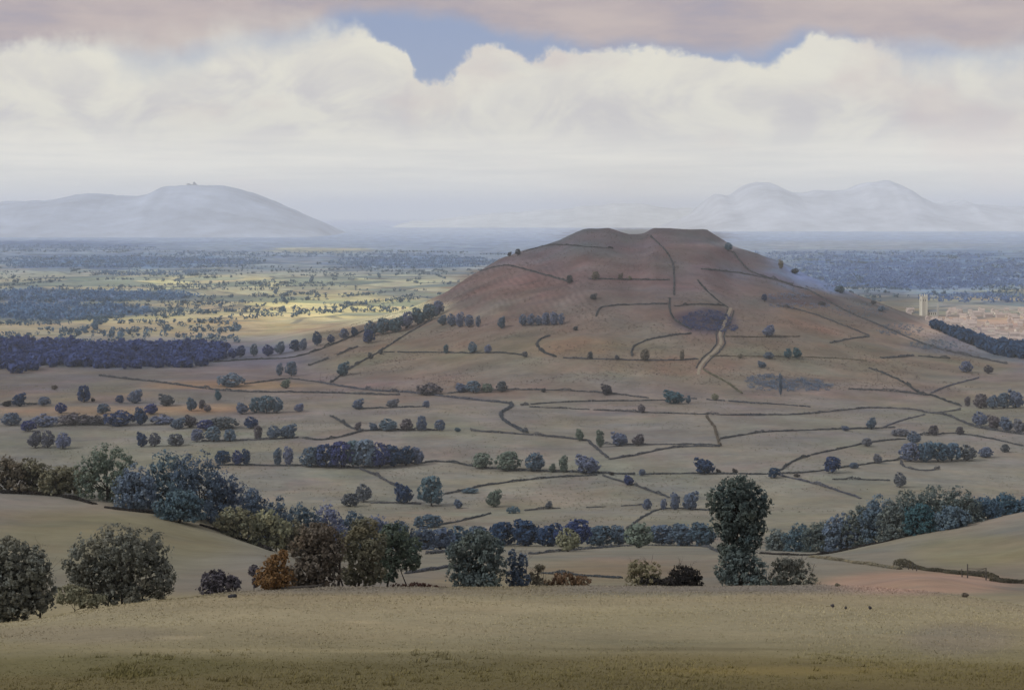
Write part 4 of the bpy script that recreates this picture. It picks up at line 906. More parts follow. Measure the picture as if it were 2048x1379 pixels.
mass('woodland', 'dense indigo wood at the left beyond the orange field', X_, Y_, 13, 'deepblue', 5, 30)
u_, r_ = zone_pts([(1920, 704, 60, 18, 260), (1970, 716, 80, 20, 280), (2040, 726, 60, 20, 180), (1990, 708, 60, 12, 120)], 4)
X_, Y_ = plain_xy(u_, r_)
k_ = (Y_ > np.interp(u_, _ru, _rd) + 30) & (u_ > 1852)
mass('woodland', 'dark blue wood behind the right foot of the hill below the town', X_[k_], Y_[k_], 14, 'deepblue', 6, 30)
u_, r_ = zone_pts([(230, 524, 300, 12, 900), (60, 496, 260, 7, 460), (830, 523, 170, 13, 600), (130, 592, 270, 11, 420), (90, 624, 210, 18, 420), (560, 508, 300, 5, 260), (300, 545, 120, 4, 90)], 8)
X_, Y_ = plain_xy(u_, r_)
mass('woodland', 'bands of distant blue woodland on the left of the plain', X_, Y_, 13, 'far', 9, 12, 1.7)
u_, r_ = zone_pts([(1850, 548, 320, 30, 1900), (1700, 510, 300, 8, 420), (2020, 598, 200, 9, 140)], 10)
X_, Y_ = plain_xy(u_, r_)
mass('woodland', 'wide blue woodland on the plain right of the hill', X_, Y_, 13, 'far', 11, 12, 1.7)
# hedgerow trees strung along the field edges of the plain
rng = np.random.RandomState(21); xs_ = []; ys_ = []
for _ in range(900):
    r0 = 690 - 190 * rng.rand() ** .9; u0 = rng.uniform(-150, 2200)
    x0, y0 = plain_xy(np.array([u0]), np.array([r0])); a = rng.choice([0, .2, -.3, 1.3, 1.7]) + rng.normal() * .12
    L = rng.uniform(60, 420); n = max(3, int(L / rng.uniform(10, 32))); t = np.sort(rng.rand(n)) * L
    xs_.append(x0 + np.cos(a) * t); ys_.append(y0 + np.sin(a) * t)
X_ = np.concatenate(xs_); Y_ = np.concatenate(ys_); u_ = CX + F * X_ / Y_
k_ = (Y_ > np.where((u_ > 480) & (u_ < 2120), np.interp(u_, _ru, _rd) + 950, 2650)) & ~((u_ > 1770) & (Y_ < 4400))
mass('hedgerow_trees', 'hedgerow trees scattered over the yellow fields of the plain', X_[k_], Y_[k_], 9, 'wood', 22, 12, 1.2)
def scrub(label, zones, h, colour, seed):
    us, rs = zone_pts(zones, seed); W = np.array([hit(a, b, 600) for a, b in zip(us, rs)])
    o = mass('scrub', label, W[:, 0], W[:, 1], h, colour, seed, 26, 1.9, .17); o['category'] = 'scrub'
def cover(label, u0, u1, y0, y1, n, h, colour, seed, dens=0.0):
    rng = np.random.RandomState(seed); Y = y0 + (y1 - y0) * rng.rand(n); u = rng.uniform(u0, u1, n); X = (u - CX) / F * Y
    k = fbm(X / 90. + seed, Y / 60., 4) > dens; o = mass('bracken', label, X[k], Y[k], h, colour, seed, 7, 2.4, .30); o['category'] = 'ground cover'
cover('brown bracken tufts scattered over the face of the hill', 640, 1960, 2020, 2990, 20000, 1.35, 'bracken', 61, .0)
cover('olive rough tussocks scattered over the fields of the vale', -120, 2170, 1000, 2100, 18000, 1.0, 'tussock', 62, .04)
scrub('blue scrub patch beside the winding path on the hill', [(1412, 642, 52, 20, 230), (1450, 655, 26, 10, 60)], 3.2, 'indigo', 31)
scrub('grey scrub patch low on the right of the hill', [(1530, 766, 40, 16, 130), (1590, 770, 60, 13, 170), (1640, 776, 30, 7, 40)], 3.4, 'slate', 32)
scrub('dark scrub strip across the right flank of the hill', [(1575, 594, 50, 7, 120), (1600, 612, 60, 6, 100)], 2.6, 'slate', 33)
scrub('rough scrub along the right brow outside the shoulder hedge', [(1640, 580, 60, 10, 60), (1720, 620, 60, 14, 110), (1800, 660, 50, 12, 150), (1870, 690, 50, 10, 150)], 2.6, 'slate', 34)

# ------------------------------------------------------------------ winding path up the hill
def path(px, half, label):
    W = np.array([hit(a, b, 1200) for a, b in spline(px, 4)])
    T = np.gradient(W[:, :2], axis=0); T /= np.linalg.norm(T, axis=1, keepdims=True); Nn = np.c_[-T[:, 1], T[:, 0]]
    ks = np.linspace(-1, 1, 7); rows_ = []
    for k in ks:
        xy = W[:, :2] + Nn * (k * half); rows_.append(np.c_[xy, H(xy[:, 0], xy[:, 1]) + .8 - .5 * abs(k)])
    V = np.stack(rows_, 1); i = np.arange(V.shape[0] * 7).reshape(-1, 7)
    Q = np.stack([i[:-1, :-1], i[1:, :-1], i[1:, 1:], i[:-1, 1:]], -1).reshape(-1, 4)
    m, g, b = diffuse('trodden_earth')
    n = g.noise(g.new('ShaderNodeNewGeometry').outputs['Position'], .2, 5, .6)
    g.l.new(g.mix(n, (.16, .13, .10), (.30, .26, .20)), b.inputs['Base Color'])
    tag(link('path', np_mesh('path', V.reshape(-1, 3), Q, m, smooth=True)), kind='structure')
path([(1462, 616), (1456, 630), (1448, 648), (1440, 668), (1442, 684), (1432, 700), (1412, 718), (1400, 734), (1396, 750)], 2.3, 'path')
hedge([(1468, 622), (1463, 636), (1455, 652), (1447, 672), (1450, 686), (1438, 704), (1419, 720), (1407, 736)], 'dark edging hedge along the right side of the winding path', 'hedge', 1.6, 1.6, .2, ymin=1200)
hedge([(1455, 620), (1448, 634), (1440, 650), (1432, 668), (1434, 684), (1424, 700), (1404, 718), (1392, 736)], 'dark edging hedge along the left side of the winding path', 'hedge', 1.4, 1.6, .2, ymin=1200)

# ------------------------------------------------------------------ church tower and the town
def solid(name, colour, colour2=None, scale=1.0):
    m, g, b = diffuse(name, .85)
    n = g.noise(g.new('ShaderNodeTexCoord').outputs['Object'], scale, 5, .6)
    g.l.new(g.mix(n, tuple(c * .8 for c in colour), colour2 or tuple(min(1, c * 1.2) for c in colour)), b.inputs['Base Color'])
    return m
M_STONE = solid('pale_stone', (.62, .60, .52)); M_SLATE = solid('lead_roof', (.22, .24, .27)); M_GREY = solid('grey_stone', (.40, .40, .38)); M_DARK = solid('dark_opening', (.03, .03, .035))
M_BRICK = solid('rose_brick', (.50, .43, .40)); M_TILE = solid('clay_tile', (.42, .35, .32)); M_CREAM = solid('cream_render', (.66, .60, .53))
M_WOOD = solid('weathered_wood', (.045, .040, .036), (.11, .10, .09), 4)
class Boxes:
    def __init__(s): s.V = []; s.F = []
    def box(s, x0, y0, z0, x1, y1, z1):
        i = len(s.V); s.V += [(x, y, z) for z in (z0, z1) for y in (y0, y1) for x in (x0, x1)]
        s.F += [(i, i + 2, i + 3, i + 1), (i + 4, i + 5, i + 7, i + 6), (i, i + 1, i + 5, i + 4), (i + 2, i + 6, i + 7, i + 3), (i, i + 4, i + 6, i + 2), (i + 1, i + 3, i + 7, i + 5)]
    def gable(s, x0, y0, x1, y1, z0, z1):
        i = len(s.V); ym = (y0 + y1) / 2
        s.V += [(x0, y0, z0), (x1, y0, z0), (x1, y1, z0), (x0, y1, z0), (x0, ym, z1), (x1, ym, z1)]
        s.F += [(i, i + 1, i + 5, i + 4), (i + 2, i + 3, i + 4, i + 5), (i + 3, i, i + 4), (i + 1, i + 2, i + 5), (i, i + 3, i + 2, i + 1)]
    def pyramid(s, x, y, w, z0, z1):
        i = len(s.V); s.V += [(x - w, y - w, z0), (x + w, y - w, z0), (x + w, y + w, z0), (x - w, y + w, z0), (x, y, z1)]
        s.F += [(i, i + 1, i + 4), (i + 1, i + 2, i + 4), (i + 2, i + 3, i + 4), (i + 3, i, i + 4), (i, i + 3, i + 2, i + 1)]
    def mesh(s, name, mat):
        me = bpy.data.meshes.new(name); me.from_pydata(s.V, [], s.F); me.materials.append(mat); me.update(); return me
def church():
    x, y, z = hit(1847, 631, 3000); px = y / F
    Ht = (CAMZ - (594 - HY) * px) - z; w = 5.0 * px
    r = root_at('church_tower', (x, y, z), .15)
    b = Boxes(); b.box(-w, -w, -2, w, w, Ht)
    for sx in (-1, 1):
        for sy in (-1, 1):
            b.box(sx * w - 1.3, sy * w - 1.3, -2, sx * w + 1.3, sy * w + 1.3, Ht * .96)
    for q in (.36, .66): b.box(-w - .35, -w - .35, Ht * q, w + .35, w + .35, Ht * q + .8)
    link('tower_shaft', b.mesh('tower_shaft', M_STONE), r)
    b = Boxes()
    for k in range(4):
        b.box(-w - .5, -w - .5 if k == 0 else w - .2, Ht + .002, w + .5, -w + .2 if k == 0 else w + .5, Ht + 1.6) if k in (0, 1) else b.box(-w - .5 if k == 2 else w - .2, -w + .21, Ht + .002, -w + .2 if k == 2 else w + .5, w - .21, Ht + 1.6)
    link('parapet', b.mesh('parapet', M_STONE), r)
    b = Boxes(); b.box(-1.1, -1.1, Ht + .01, 1.1, 1.1, Ht + 4); b.pyramid(0, 0, 1.25, Ht + 4, Ht + 8.5); pm = b.mesh('pinnacle', M_STONE)
    for sx in (-1, 1):
        for sy in (-1, 1): link('pinnacle', pm, r, (sx * (w + .05), sy * (w + .05), 0))
    b = Boxes(); b.box(-.6, -.2, 0, .6, .2, Ht * .11); wm = b.mesh('belfry_opening', M_DARK)
    for k in (-1, 1):
        link('belfry_opening', wm, r, (k * w * .42, -w - .05, Ht * .78)); o = link('belfry_opening', wm, r, (-w - .05, k * w * .42, Ht * .78)); o.rotation_euler = (0, 0, math.pi / 2)
    tag(r, 'pale square church tower with four corner pinnacles rising over the rose coloured town', 'church tower')
    # the low body of the church and its slim second turret
    r2 = root_at('church_nave', ((1866 - CX) * px, y + 4, z), .05)
    b = Boxes(); b.box(-9.5 * px, -7, -2, 9.5 * px, 7, 9); link('wall', b.mesh('wall', M_STONE), r2)
    b = Boxes(); b.gable(-9.6 * px, -7.6, 9.6 * px, 7.6, 9.003, 15); link('roof', b.mesh('roof', M_SLATE), r2)
    b = Boxes()
    for k in range(5): b.box(-8 * px + k * 4 * px - 1, -7.12, 2.5, -8 * px + k * 4 * px + 1, -6.9, 7.2)
    link('window', b.mesh('window', M_DARK), r2)
    tag(r2, 'low church body with a grey roof just right of the tall pale tower', 'church')
    r3 = root_at('church_turret', ((1873 - CX) * px, y - 12, z), .1)
    h3 = (CAMZ - (614 - HY) * px) - z
    b = Boxes(); b.box(-1.4 * px, -1.8, -2, 1.4 * px, 1.8, h3); link('turret_shaft', b.mesh('turret_shaft', M_GREY), r3)
    b = Boxes(); b.pyramid(0, 0, 1.8 * px, h3 + .002, h3 + 11 * px); link('spire', b.mesh('spire', M_GREY), r3)
    tag(r3, 'slim pointed grey turret right of the tall pale church tower', 'turret')
church()
def town():
    protos = []
    for k, (wm, w, d, h) in enumerate(((M_BRICK, 11, 7, 6), (M_CREAM, 9, 7, 5.5), (M_BRICK, 20, 8, 7), (M_CREAM, 15, 7, 6))):
        b = Boxes(); b.box(-w / 2, -d / 2, -1, w / 2, d / 2, h); wall = b.mesh('wall', wm)
        b = Boxes(); b.gable(-w / 2 - .5, -d / 2 - .5, w / 2 + .5, d / 2 + .5, h + .003, h + 4.2); b.box(w * .3, -.6, h + 2, w * .3 + 1.2, .6, h + 6)
        protos.append((wall, b.mesh('roof', M_TILE)))
    rng = random.Random(77); n = 0; tries = 0
    while n < 120 and tries < 2000:
        tries += 1
        u = rng.uniform(1775, 2090); r = 622 + 66 * rng.random() ** 1.15
        if abs(u - 1858) < 26 and r < 640: continue
        x, y, z = hit(u, r, 1500)
        if y < 2820 or y < float(np.interp(u, _ru, _rd)) + 150: continue
        k = rng.randrange(4); wall, roof = protos[k]
        t = root_at('house', (x, y, z), rng.choice([0, 0, .25, -.3, 1.45]) + rng.uniform(-.1, .1))
        link('wall', wall, t); link('roof', roof, t)
        tag(t, ('small rose brick house with clay roof in the town right of the hill' if k in (0, 2) else 'small cream house with clay roof in the town right of the hill'), 'house', 'rose brick houses of the town' if k in (0, 2) else 'cream houses of the town')
        n += 1
town()

# ------------------------------------------------------------------ clump on the crest of the far hill
def crest_clump():
    Y = 30000.; x = (385 - CX) / F * Y; z = CAMZ - (373 - HY) * Y / F - 40
    r = root_at('crest_clump', (x, Y, z))
    lb = [(-70, 0, 62, 48, 60, 40), (-20, 0, 56, 40, 50, 30), (40, 0, 76, 36, 50, 56), (70, 0, 60, 36, 50, 34)]
    link('crown', crown_mesh('crown', lb, 900, 14, foliage('black'), 3, holes=.05), r)
    tb = Tubes(); g0 = np.random.RandomState(4)
    for q in range(-80, 90, 28): tb.limb((q, 0, -20), (q + 6, 0, 56), 7, 3, g0)
    link('trunk', tb.mesh('trunk', M_BARK), r)
    tag(r, 'small dark clump of trees on the crest of the pale far hill', 'tree clump')
crest_clump()
# ------------------------------------------------------------------ big trees: the slope woods and the foreground hedgerow
BN = [0]
def big_tree(u, base, Y, lobes_px, colour, label, group=None, n=9000, leaf=.17, trunk_r=.28, trunk_row=None, name='tree', cat='tree', twigs=4, holes=.15, stems=None, foot=None, depth=.9):
    """lobes_px: (du, row, half width, half height) in photo pixels at this tree's distance"""
    BN[0] += 1; rng = np.random.RandomState(500 + BN[0])
    if Y is None: x, y, z = hit(u, base)
    else: x, y, z = ground(u, Y)
    k = y / F; zr = lambda row_: (CAMZ - (row_ - HY) * k) - z
    L = []
    for (du, row_, ru, rv) in lobes_px:
        dep = min(ru, 1.5 * rv + 10) * k * depth
        L.append((du * k, rng.uniform(-.35, .35) * dep, zr(row_), ru * k, dep, rv * k))
        L.append((du * k + rng.normal() * ru * k * .3, rng.choice([-1, 1]) * dep * .6, zr(row_) - rv * k * .12, ru * k * .72, dep * .7, rv * k * .78))
    r = root_at(name, (x, y, z), 0)
    link('crown', crown_mesh('crown', L, int(n * 1.35), leaf, foliage(colour), 900 + BN[0], clump=.26, holes=holes, shell=.32), r)
    tops = [l for l in L]
    tt = zr(trunk_row) if trunk_row else max(.25 * zr(min(l[1] for l in lobes_px)), .3)
    if stems:
        tb = Tubes()
        for (d0, d1, row_, rad) in stems:
            p = tb.limb((d0 * k, rng.uniform(-.3, .3), -.3), (d1 * k, rng.uniform(-.5, .5), zr(row_)), rad, rad * .35, rng, .05, 6, 8)
            for _ in range(twigs):
                a = p[rng.randint(3, 7)]; d = rng.normal(size=3); d[2] = abs(d[2]) + .4; d /= np.linalg.norm(d)
                q = tb.limb(a, a + d * min(zr(row_) * rng.uniform(.3, .6), rng.uniform(1.0, 2.0)), rad * .3, rad * .08, rng, .12, 5, 6)
                for _ in range(2):
                    d2 = d + rng.normal(size=3) * .6; tb.limb(q[3], q[3] + d2 * min(zr(row_) * .22, .8), rad * .13, rad * .04, rng, .1, 4, 4)
        tm = tb.mesh('trunk', M_BARK)
    else:
        tm = limbs(tops[:9], tt, trunk_r, rng, twigs).mesh('trunk', M_BARK)
    link('trunk', tm, r)
    tag(r, label, cat, group)
    return r
def dome(w, top, base, seed, k=7):
    """boughs filling a rounded crown from its top row to near the ground"""
    rng = np.random.RandomState(seed); h = base - top
    L = [(0, top + .30 * h, .33 * w, .28 * h), (-.22 * w, top + .50 * h, .30 * w, .28 * h), (.22 * w, top + .48 * h, .29 * w, .28 * h), (0, top + .66 * h, .40 * w, .26 * h)]
    for _ in range(k - 4):
        a = rng.uniform(-1, 1); L.append((a * .34 * w, top + h * (.22 + .38 * abs(a) + .12 * rng.rand()), w * rng.uniform(.12, .2), h * rng.uniform(.12, .18)))
    L.append((-.2 * w, top + .84 * h, .3 * w, .16 * h)); L.append((.2 * w, top + .84 * h, .3 * w, .16 * h))
    return L
# left slope wood (column, top row, foot row, width, distance, colour, label)
LW = [
    (18, 905, 985, 76, 425, 'brown', 'brown tree at the left edge of the slope wood'),
    (66, 908, 986, 70, 428, 'olive', 'olive brown tree next to the left edge in the slope wood'),
    (122, 926, 992, 84, 424, 'olive', 'low rounded olive tree left of the big pale green one'),
    (215, 876, 1016, 122, 418, 'green', 'big pale green topped tree at the left of the slope wood'),
    (268, 925, 1022, 84, 410, 'dark', 'dark tree between the pale green and the blue crowns'),
    (335, 892, 1032, 104, 425, 'dark', 'left one of the two tall dark blue crowns of the slope wood'),
    (400, 888, 1044, 118, 420, 'blue', 'right one of the two tall dark blue crowns of the slope wood'),
    (446, 926, 1062, 90, 425, 'blue', 'dark blue tree stepping down right of the tall crowns'),
    (360, 975, 1042, 92, 402, 'dark', 'low dark tree in front of the two tall blue crowns'),
    (498, 964, 1082, 84, 445, 'blue', 'blue tree with rounded top where the slope wood narrows'),
    (470, 1008, 1078, 84, 408, 'olive', 'olive tree at the front lower edge of the slope wood'),
    (532, 1012, 1098, 84, 412, 'olive', 'pale olive tree in front of the narrowing slope wood'),
    (552, 984, 1098, 78, 460, 'blue', 'slate blue tree behind the pale olive one'),
    (604, 996, 1102, 80, 480, 'blue', 'blue tree behind the dark foreground tree'),
    (585, 1034, 1104, 60, 415, 'olive', 'small olive tree beside the orange bush top'),
    (656, 1000, 1104, 78, 500, 'slate', 'slate tree above the bare stemmed foreground trees'),
    (706, 1012, 1104, 70, 520, 'blue', 'blue tree in the sloping end of the wood'),
    (752, 1024, 1104, 70, 540, 'slate', 'slate tree near the lower end of the slope wood'),
    (800, 1036, 1102, 66, 560, 'blue', 'blue tree next to last at the end of the slope wood'),
    (846, 1050, 1102, 60, 580, 'blue', 'last and lowest blue tree of the slope wood'),
]
for i, (u, tp, bs, w, Y, c, lab) in enumerate(LW):
    big_tree(u, bs, Y, dome(w * 1.12, tp, bs, i + 40, 9), c, lab, 'trees of the left slope wood', n=5200 if w > 80 else 3800, leaf=.40, trunk_r=.5, twigs=2)
RW = [
    (1556, 1056, 1100, 46, 560, 'fern', 'low slate bush just right of the tall dark tree'),
    (1600, 1044, 1104, 58, 545, 'dark', 'first rounded tree at the low left end of the right-hand wood'),
    (1642, 1034, 1106, 62, 530, 'fern', 'second rounded tree up from the low end of the right-hand wood'),
    (1684, 1024, 1100, 64, 520, 'dark', 'third rounded tree up from the low end of the right-hand wood'),
    (1720, 1006, 1094, 64, 520, 'fern', 'slate tree where the right-hand wood begins to rise'),
    (1758, 984, 1086, 70, 515, 'dark', 'dark crown with a heavy outline left of the wood top'),
    (1790, 1000, 1080, 60, 498, 'fern', 'slate tree in front of the dark outlined crown'),
    (1812, 972, 1076, 76, 512, 'fern', 'tall slate crown left of the highest tree in the right-hand wood'),
    (1866, 962, 1064, 88, 508, 'fern', 'highest and broadest crown of the right-hand wood'),
    (1846, 1004, 1064, 62, 492, 'teal', 'low teal tree in front of the highest crown'),
    (1920, 970, 1054, 74, 500, 'fern', 'rounded crown at the right shoulder of the right-hand wood'),
    (1904, 1008, 1054, 58, 488, 'dark', 'low dark tree in front of the rounded shoulder crown'),
    (1966, 986, 1046, 66, 505, 'teal', 'teal tree beyond the shoulder of the right-hand wood'),
    (2010, 982, 1040, 64, 512, 'teal', 'teal tree near the right edge'),
    (2056, 990, 1036, 64, 512, 'teal', 'teal tree cut by the right edge'),
]
for i, (u, tp, bs, w, Y, c, lab) in enumerate(RW):
    big_tree(u, bs + 4, Y, dome(w * 1.3, tp - 2, bs + 8, i + 80, 10), c, lab, 'trees of the right-hand wood', n=5000, leaf=.42, trunk_r=.45, twigs=2)

# ---- foreground hedgerow trees
big_tree(38, 1246, 99, [(-20, 1112, 46, 46), (22, 1128, 44, 44), (-10, 1160, 62, 50), (14, 1200, 58, 42), (48, 1178, 28, 44), (-30, 1215, 40, 34)], 'dusk', 'tall dark bush cut by the left edge of the foreground', n=15000, leaf=.12, stems=[(-20, -26, 1110, .10), (10, 18, 1090, .09), (40, 52, 1110, .08)], name='bush', cat='bush')
big_tree(238, 1213, 108, [(-10, 1088, 62, 46), (44, 1100, 56, 44), (-62, 1118, 44, 50), (-30, 1150, 66, 44), (50, 1150, 62, 46), (88, 1160, 28, 44), (-80, 1165, 26, 40), (0, 1185, 86, 26)], 'dusk', 'broad domed grey olive bush with dark bare stems showing', n=19000, leaf=.115, stems=[(-42, -66, 1112, .10), (8, 6, 1110, .10), (-10, -6, 1095, .08), (42, 56, 1105, .08), (70, 92, 1130, .07), (-20, -40, 1090, .06)], name='bush', cat='bush', holes=.24)
big_tree(150, 1222, 104, [(-12, 1190, 40, 20), (26, 1200, 34, 14)], 'olive', 'low olive scrub between the two big bushes at the left', n=3000, leaf=.10, trunk_r=.05, name='bush', cat='bush')
big_tree(440, 1195, 124, [(-14, 1160, 26, 20), (18, 1164, 28, 18), (0, 1178, 44, 16), (-4, 1148, 20, 12)], 'mauve', 'low mauve grey bush standing alone left of the orange bush', n=4200, leaf=.12, trunk_r=.05, name='bush', cat='bush', holes=.3)
big_tree(548, 1196, 128, [(6, 1126, 24, 22), (-6, 1152, 36, 24), (18, 1158, 30, 26), (4, 1180, 34, 14), (14, 1108, 14, 12)], 'orange', 'bright orange and yellow autumn bush', n=6500, leaf=.12, trunk_r=.08, name='bush', cat='bush', holes=.2)
big_tree(508, 1193, 129, [(0, 1140, 14, 14), (4, 1160, 10, 14)], 'mauve', 'small mauve sprig bush at the left side of the orange bush', n=700, leaf=.12, trunk_r=.04, name='bush', cat='bush')
big_tree(632, 1190, 133, [(4, 1066, 40, 28), (-26, 1092, 32, 30), (30, 1096, 36, 36), (0, 1120, 46, 34), (-30, 1144, 32, 26), (18, 1152, 38, 24), (-6, 1172, 44, 14)], 'brown', 'dark brown tree with a bare forked stem beside the orange bush', n=13000, leaf=.135, stems=[(42, 44, 1062, .16), (-6, -14, 1088, .10), (60, 30, 1080, .09)], holes=.2)
big_tree(722, 1189, 137, [(6, 1058, 32, 24), (-20, 1084, 30, 30), (24, 1090, 32, 32), (2, 1118, 42, 30), (20, 1146, 34, 24), (-22, 1150, 26, 22)], 'olive', 'olive tree with open branches right of the dark brown tree', n=9500, leaf=.135, stems=[(-6, 4, 1060, .15), (-8, -30, 1075, .10), (4, 34, 1090, .09)], holes=.3)
big_tree(790, 1186, 141, [(-4, 1068, 34, 26), (26, 1094, 30, 30), (36, 1118, 20, 24), (-14, 1098, 34, 30), (6, 1126, 38, 20), (-20, 1150, 22, 18)], 'green', 'grey green tree with a drooping right side', n=9000, leaf=.135, stems=[(-20, -6, 1070, .13), (30, 4, 1120, .08)], holes=.26)
big_tree(836, 1187, 141, [(0, 1172, 40, 9), (34, 1176, 30, 7), (-40, 1174, 24, 9)], 'rust', 'low rusty undergrowth beneath the grey green tree', n=2200, leaf=.10, trunk_r=.04, name='bush', cat='bush')
big_tree(954, 1187, 146, [(4, 1076, 30, 24), (-22, 1098, 28, 26), (26, 1096, 32, 26), (-30, 1130, 30, 32), (22, 1132, 40, 36), (-6, 1158, 56, 26), (-44, 1104, 14, 14)], 'yew', 'big dark green bush in the middle of the foreground hedgerow', n=14000, leaf=.135, stems=[(-20, -26, 1080, .09), (6, 4, 1062, .10), (26, 36, 1075, .08), (-34, -44, 1100, .05)], name='bush', cat='bush', holes=.2)
big_tree(1032, 1187, 148, [(-8, 1118, 12, 22), (12, 1124, 14, 24), (-4, 1152, 20, 26), (16, 1160, 16, 22)], 'slate', 'narrow upright grey bush right of the big dark green bush', n=3600, leaf=.12, stems=[(-8, -10, 1100, .05), (8, 10, 1104, .05), (18, 20, 1115, .04)], name='bush', cat='bush', holes=.3)
big_tree(1074, 1187, 149, [(4, 1136, 12, 10), (-6, 1156, 14, 14), (8, 1168, 14, 14)], 'brown', 'small dark brown shrub between the grey bush and the rusty mound', n=1800, leaf=.12, stems=[(-4, 2, 1126, .05), (6, 12, 1134, .04)], name='bush', cat='bush', holes=.25)
big_tree(1134, 1186, 150, [(-4, 1154, 28, 14), (24, 1164, 28, 14), (-26, 1168, 24, 14), (6, 1174, 48, 10)], 'rust', 'low rust coloured mound of bramble', n=3800, leaf=.12, trunk_r=.05, name='bush', cat='bush', holes=.15)
big_tree(1202, 1187, 151, [(0, 1178, 22, 7), (-26, 1180, 16, 6)], 'rust', 'tiny rusty tussock between the mound and the pale bush', n=700, leaf=.1, trunk_r=.03, name='bush', cat='bush')
big_tree(1284, 1187, 152, [(-8, 1134, 24, 16), (16, 1138, 24, 16), (-14, 1158, 22, 20), (14, 1162, 26, 18)], 'pale', 'pale straw coloured bush behind the black bush', n=3800, leaf=.125, stems=[(-14, -18, 1130, .06), (10, 14, 1128, .06)], name='bush', cat='bush', holes=.3)
big_tree(1316, 1187, 151.5, [(-16, 1164, 26, 16), (14, 1168, 28, 16), (-2, 1178, 44, 9)], 'black', 'long low black bush under the pale straw bush', n=3800, leaf=.12, trunk_r=.06, name='bush', cat='bush', holes=.1)
big_tree(1368, 1188, 152.5, [(0, 1146, 28, 18), (18, 1158, 24, 22), (-18, 1160, 26, 20), (2, 1176, 38, 13)], 'black', 'rounded blackish brown bush left of the tall dark tree', n=5200, leaf=.12, stems=[(-8, -12, 1128, .05), (8, 14, 1126, .05)], name='bush', cat='bush', holes=.12)
big_tree(1476, 1188, 154, [(0, 976, 42, 30), (-34, 1000, 34, 36), (36, 1004, 32, 36), (0, 1020, 58, 36), (-24, 1050, 36, 28), (24, 1052, 36, 28), (0, 1074, 40, 26), (-2, 1098, 42, 24)], 'yew', 'tall dark mushroom shaped tree dominating the foreground hedgerow', n=17000, leaf=.14, stems=[(-4, -4, 1010, .34), (2, -22, 1000, .16), (-2, 24, 1004, .16), (0, 6, 985, .14)], twigs=5, holes=.1)
big_tree(1478, 1189, 152.5, [(-8, 1112, 34, 24), (18, 1126, 32, 26), (-22, 1140, 30, 28), (6, 1156, 48, 28), (34, 1162, 18, 24)], 'yew', 'dark ivy bush wrapped about the foot of the tall mushroom shaped tree', n=8500, leaf=.125, trunk_r=.09, name='bush', cat='bush', holes=.12)
big_tree(1584, 1188, 155, [(-14, 1132, 28, 20), (16, 1134, 24, 20), (-22, 1156, 26, 22), (18, 1158, 32, 22), (0, 1174, 46, 13), (40, 1172, 14, 12)], 'dusk', 'dusky bush with dark twig ends right of the tall dark tree', n=6500, leaf=.125, stems=[(-16, -24, 1116, .06), (10, 22, 1112, .06), (24, 44, 1126, .05), (40, 56, 1160, .05)], name='bush', cat='bush', holes=.25)
big_tree(1536, 1188, 154.5, [(0, 1168, 18, 16), (8, 1178, 16, 9)], 'pale', 'small straw coloured shrub between the dark ivy bush and the dusky bush', n=900, leaf=.11, trunk_r=.04, name='bush', cat='bush')
for u, b_, h_, w_, lab in ((1665, 1216, 10, 7, 'dark thistle clump nearest the dusky bush in the foreground field'), (1740, 1219, 8, 7, 'small dark thistle clump in the middle of the foreground field edge'), (1692, 1218, 6, 6, 'faint thistle clump between two darker ones')):
    x, y, z = hit(u, b_); k = y / F
    big_tree(u, b_, y, [(0, b_ - h_ * .6, w_ * .5, h_ * .36)], 'mauve', lab, 'thistle clumps', n=200, leaf=.05, trunk_r=.012, name='thistle', cat='weed')
big_tree(1931, 1194, None, [(0, 1189, 7, 4)], 'brown', 'dark tussock in the rose field near the right', n=260, leaf=.09, trunk_r=.02, name='tussock', cat='weed')
big_tree(1675, 1172, None, [(0, 1169, 6, 3)], 'brown', 'small brown tussock in the rose field near the dusky bush', n=200, leaf=.09, trunk_r=.02, name='tussock', cat='weed')

# ------------------------------------------------------------------ fallen boughs, stone, fence and gate
def bough(u0, r0, u1, r1, Y, rad, label, stubs):
    k = Y / F; x0, _, z0 = ground(u0, Y); x1, _, z1 = ground(u1, Y)
    rng = np.random.RandomState(int(u0)); tb = Tubes()
    zt0 = max(CAMZ - (r0 - HY) * k, z0 + rad * .6) - z0; zt1 = max(CAMZ - (r1 - HY) * k, z1 + rad * .5) - z0
    p = tb.limb((0, 0, zt0), (x1 - x0, .5, zt1), rad, rad * .35, rng, .05, 8, 10)
    for q in range(stubs): 
        a = p[2 + (q * 3) % 7]; tb.limb(a, a + np.array([rng.uniform(.2, .8), rng.uniform(-.3, .6), rng.uniform(.05, .35)]), rad * .4, rad * .12, rng, .1, 5, 5)
    o = link('fallen_bough', tb.mesh('fallen_bough', foliage('black') if False else M_BARK), None, (x0, Y, z0))
    return tag(o, label, 'fallen branch')
bough(562, 1191, 642, 1189, 127, .22, 'thick black fallen bough lying at the foot of the orange bush', 4)
bough(600, 1184, 640, 1180, 129, .13, 'thin black fallen bough propped above the thicker one', 3)
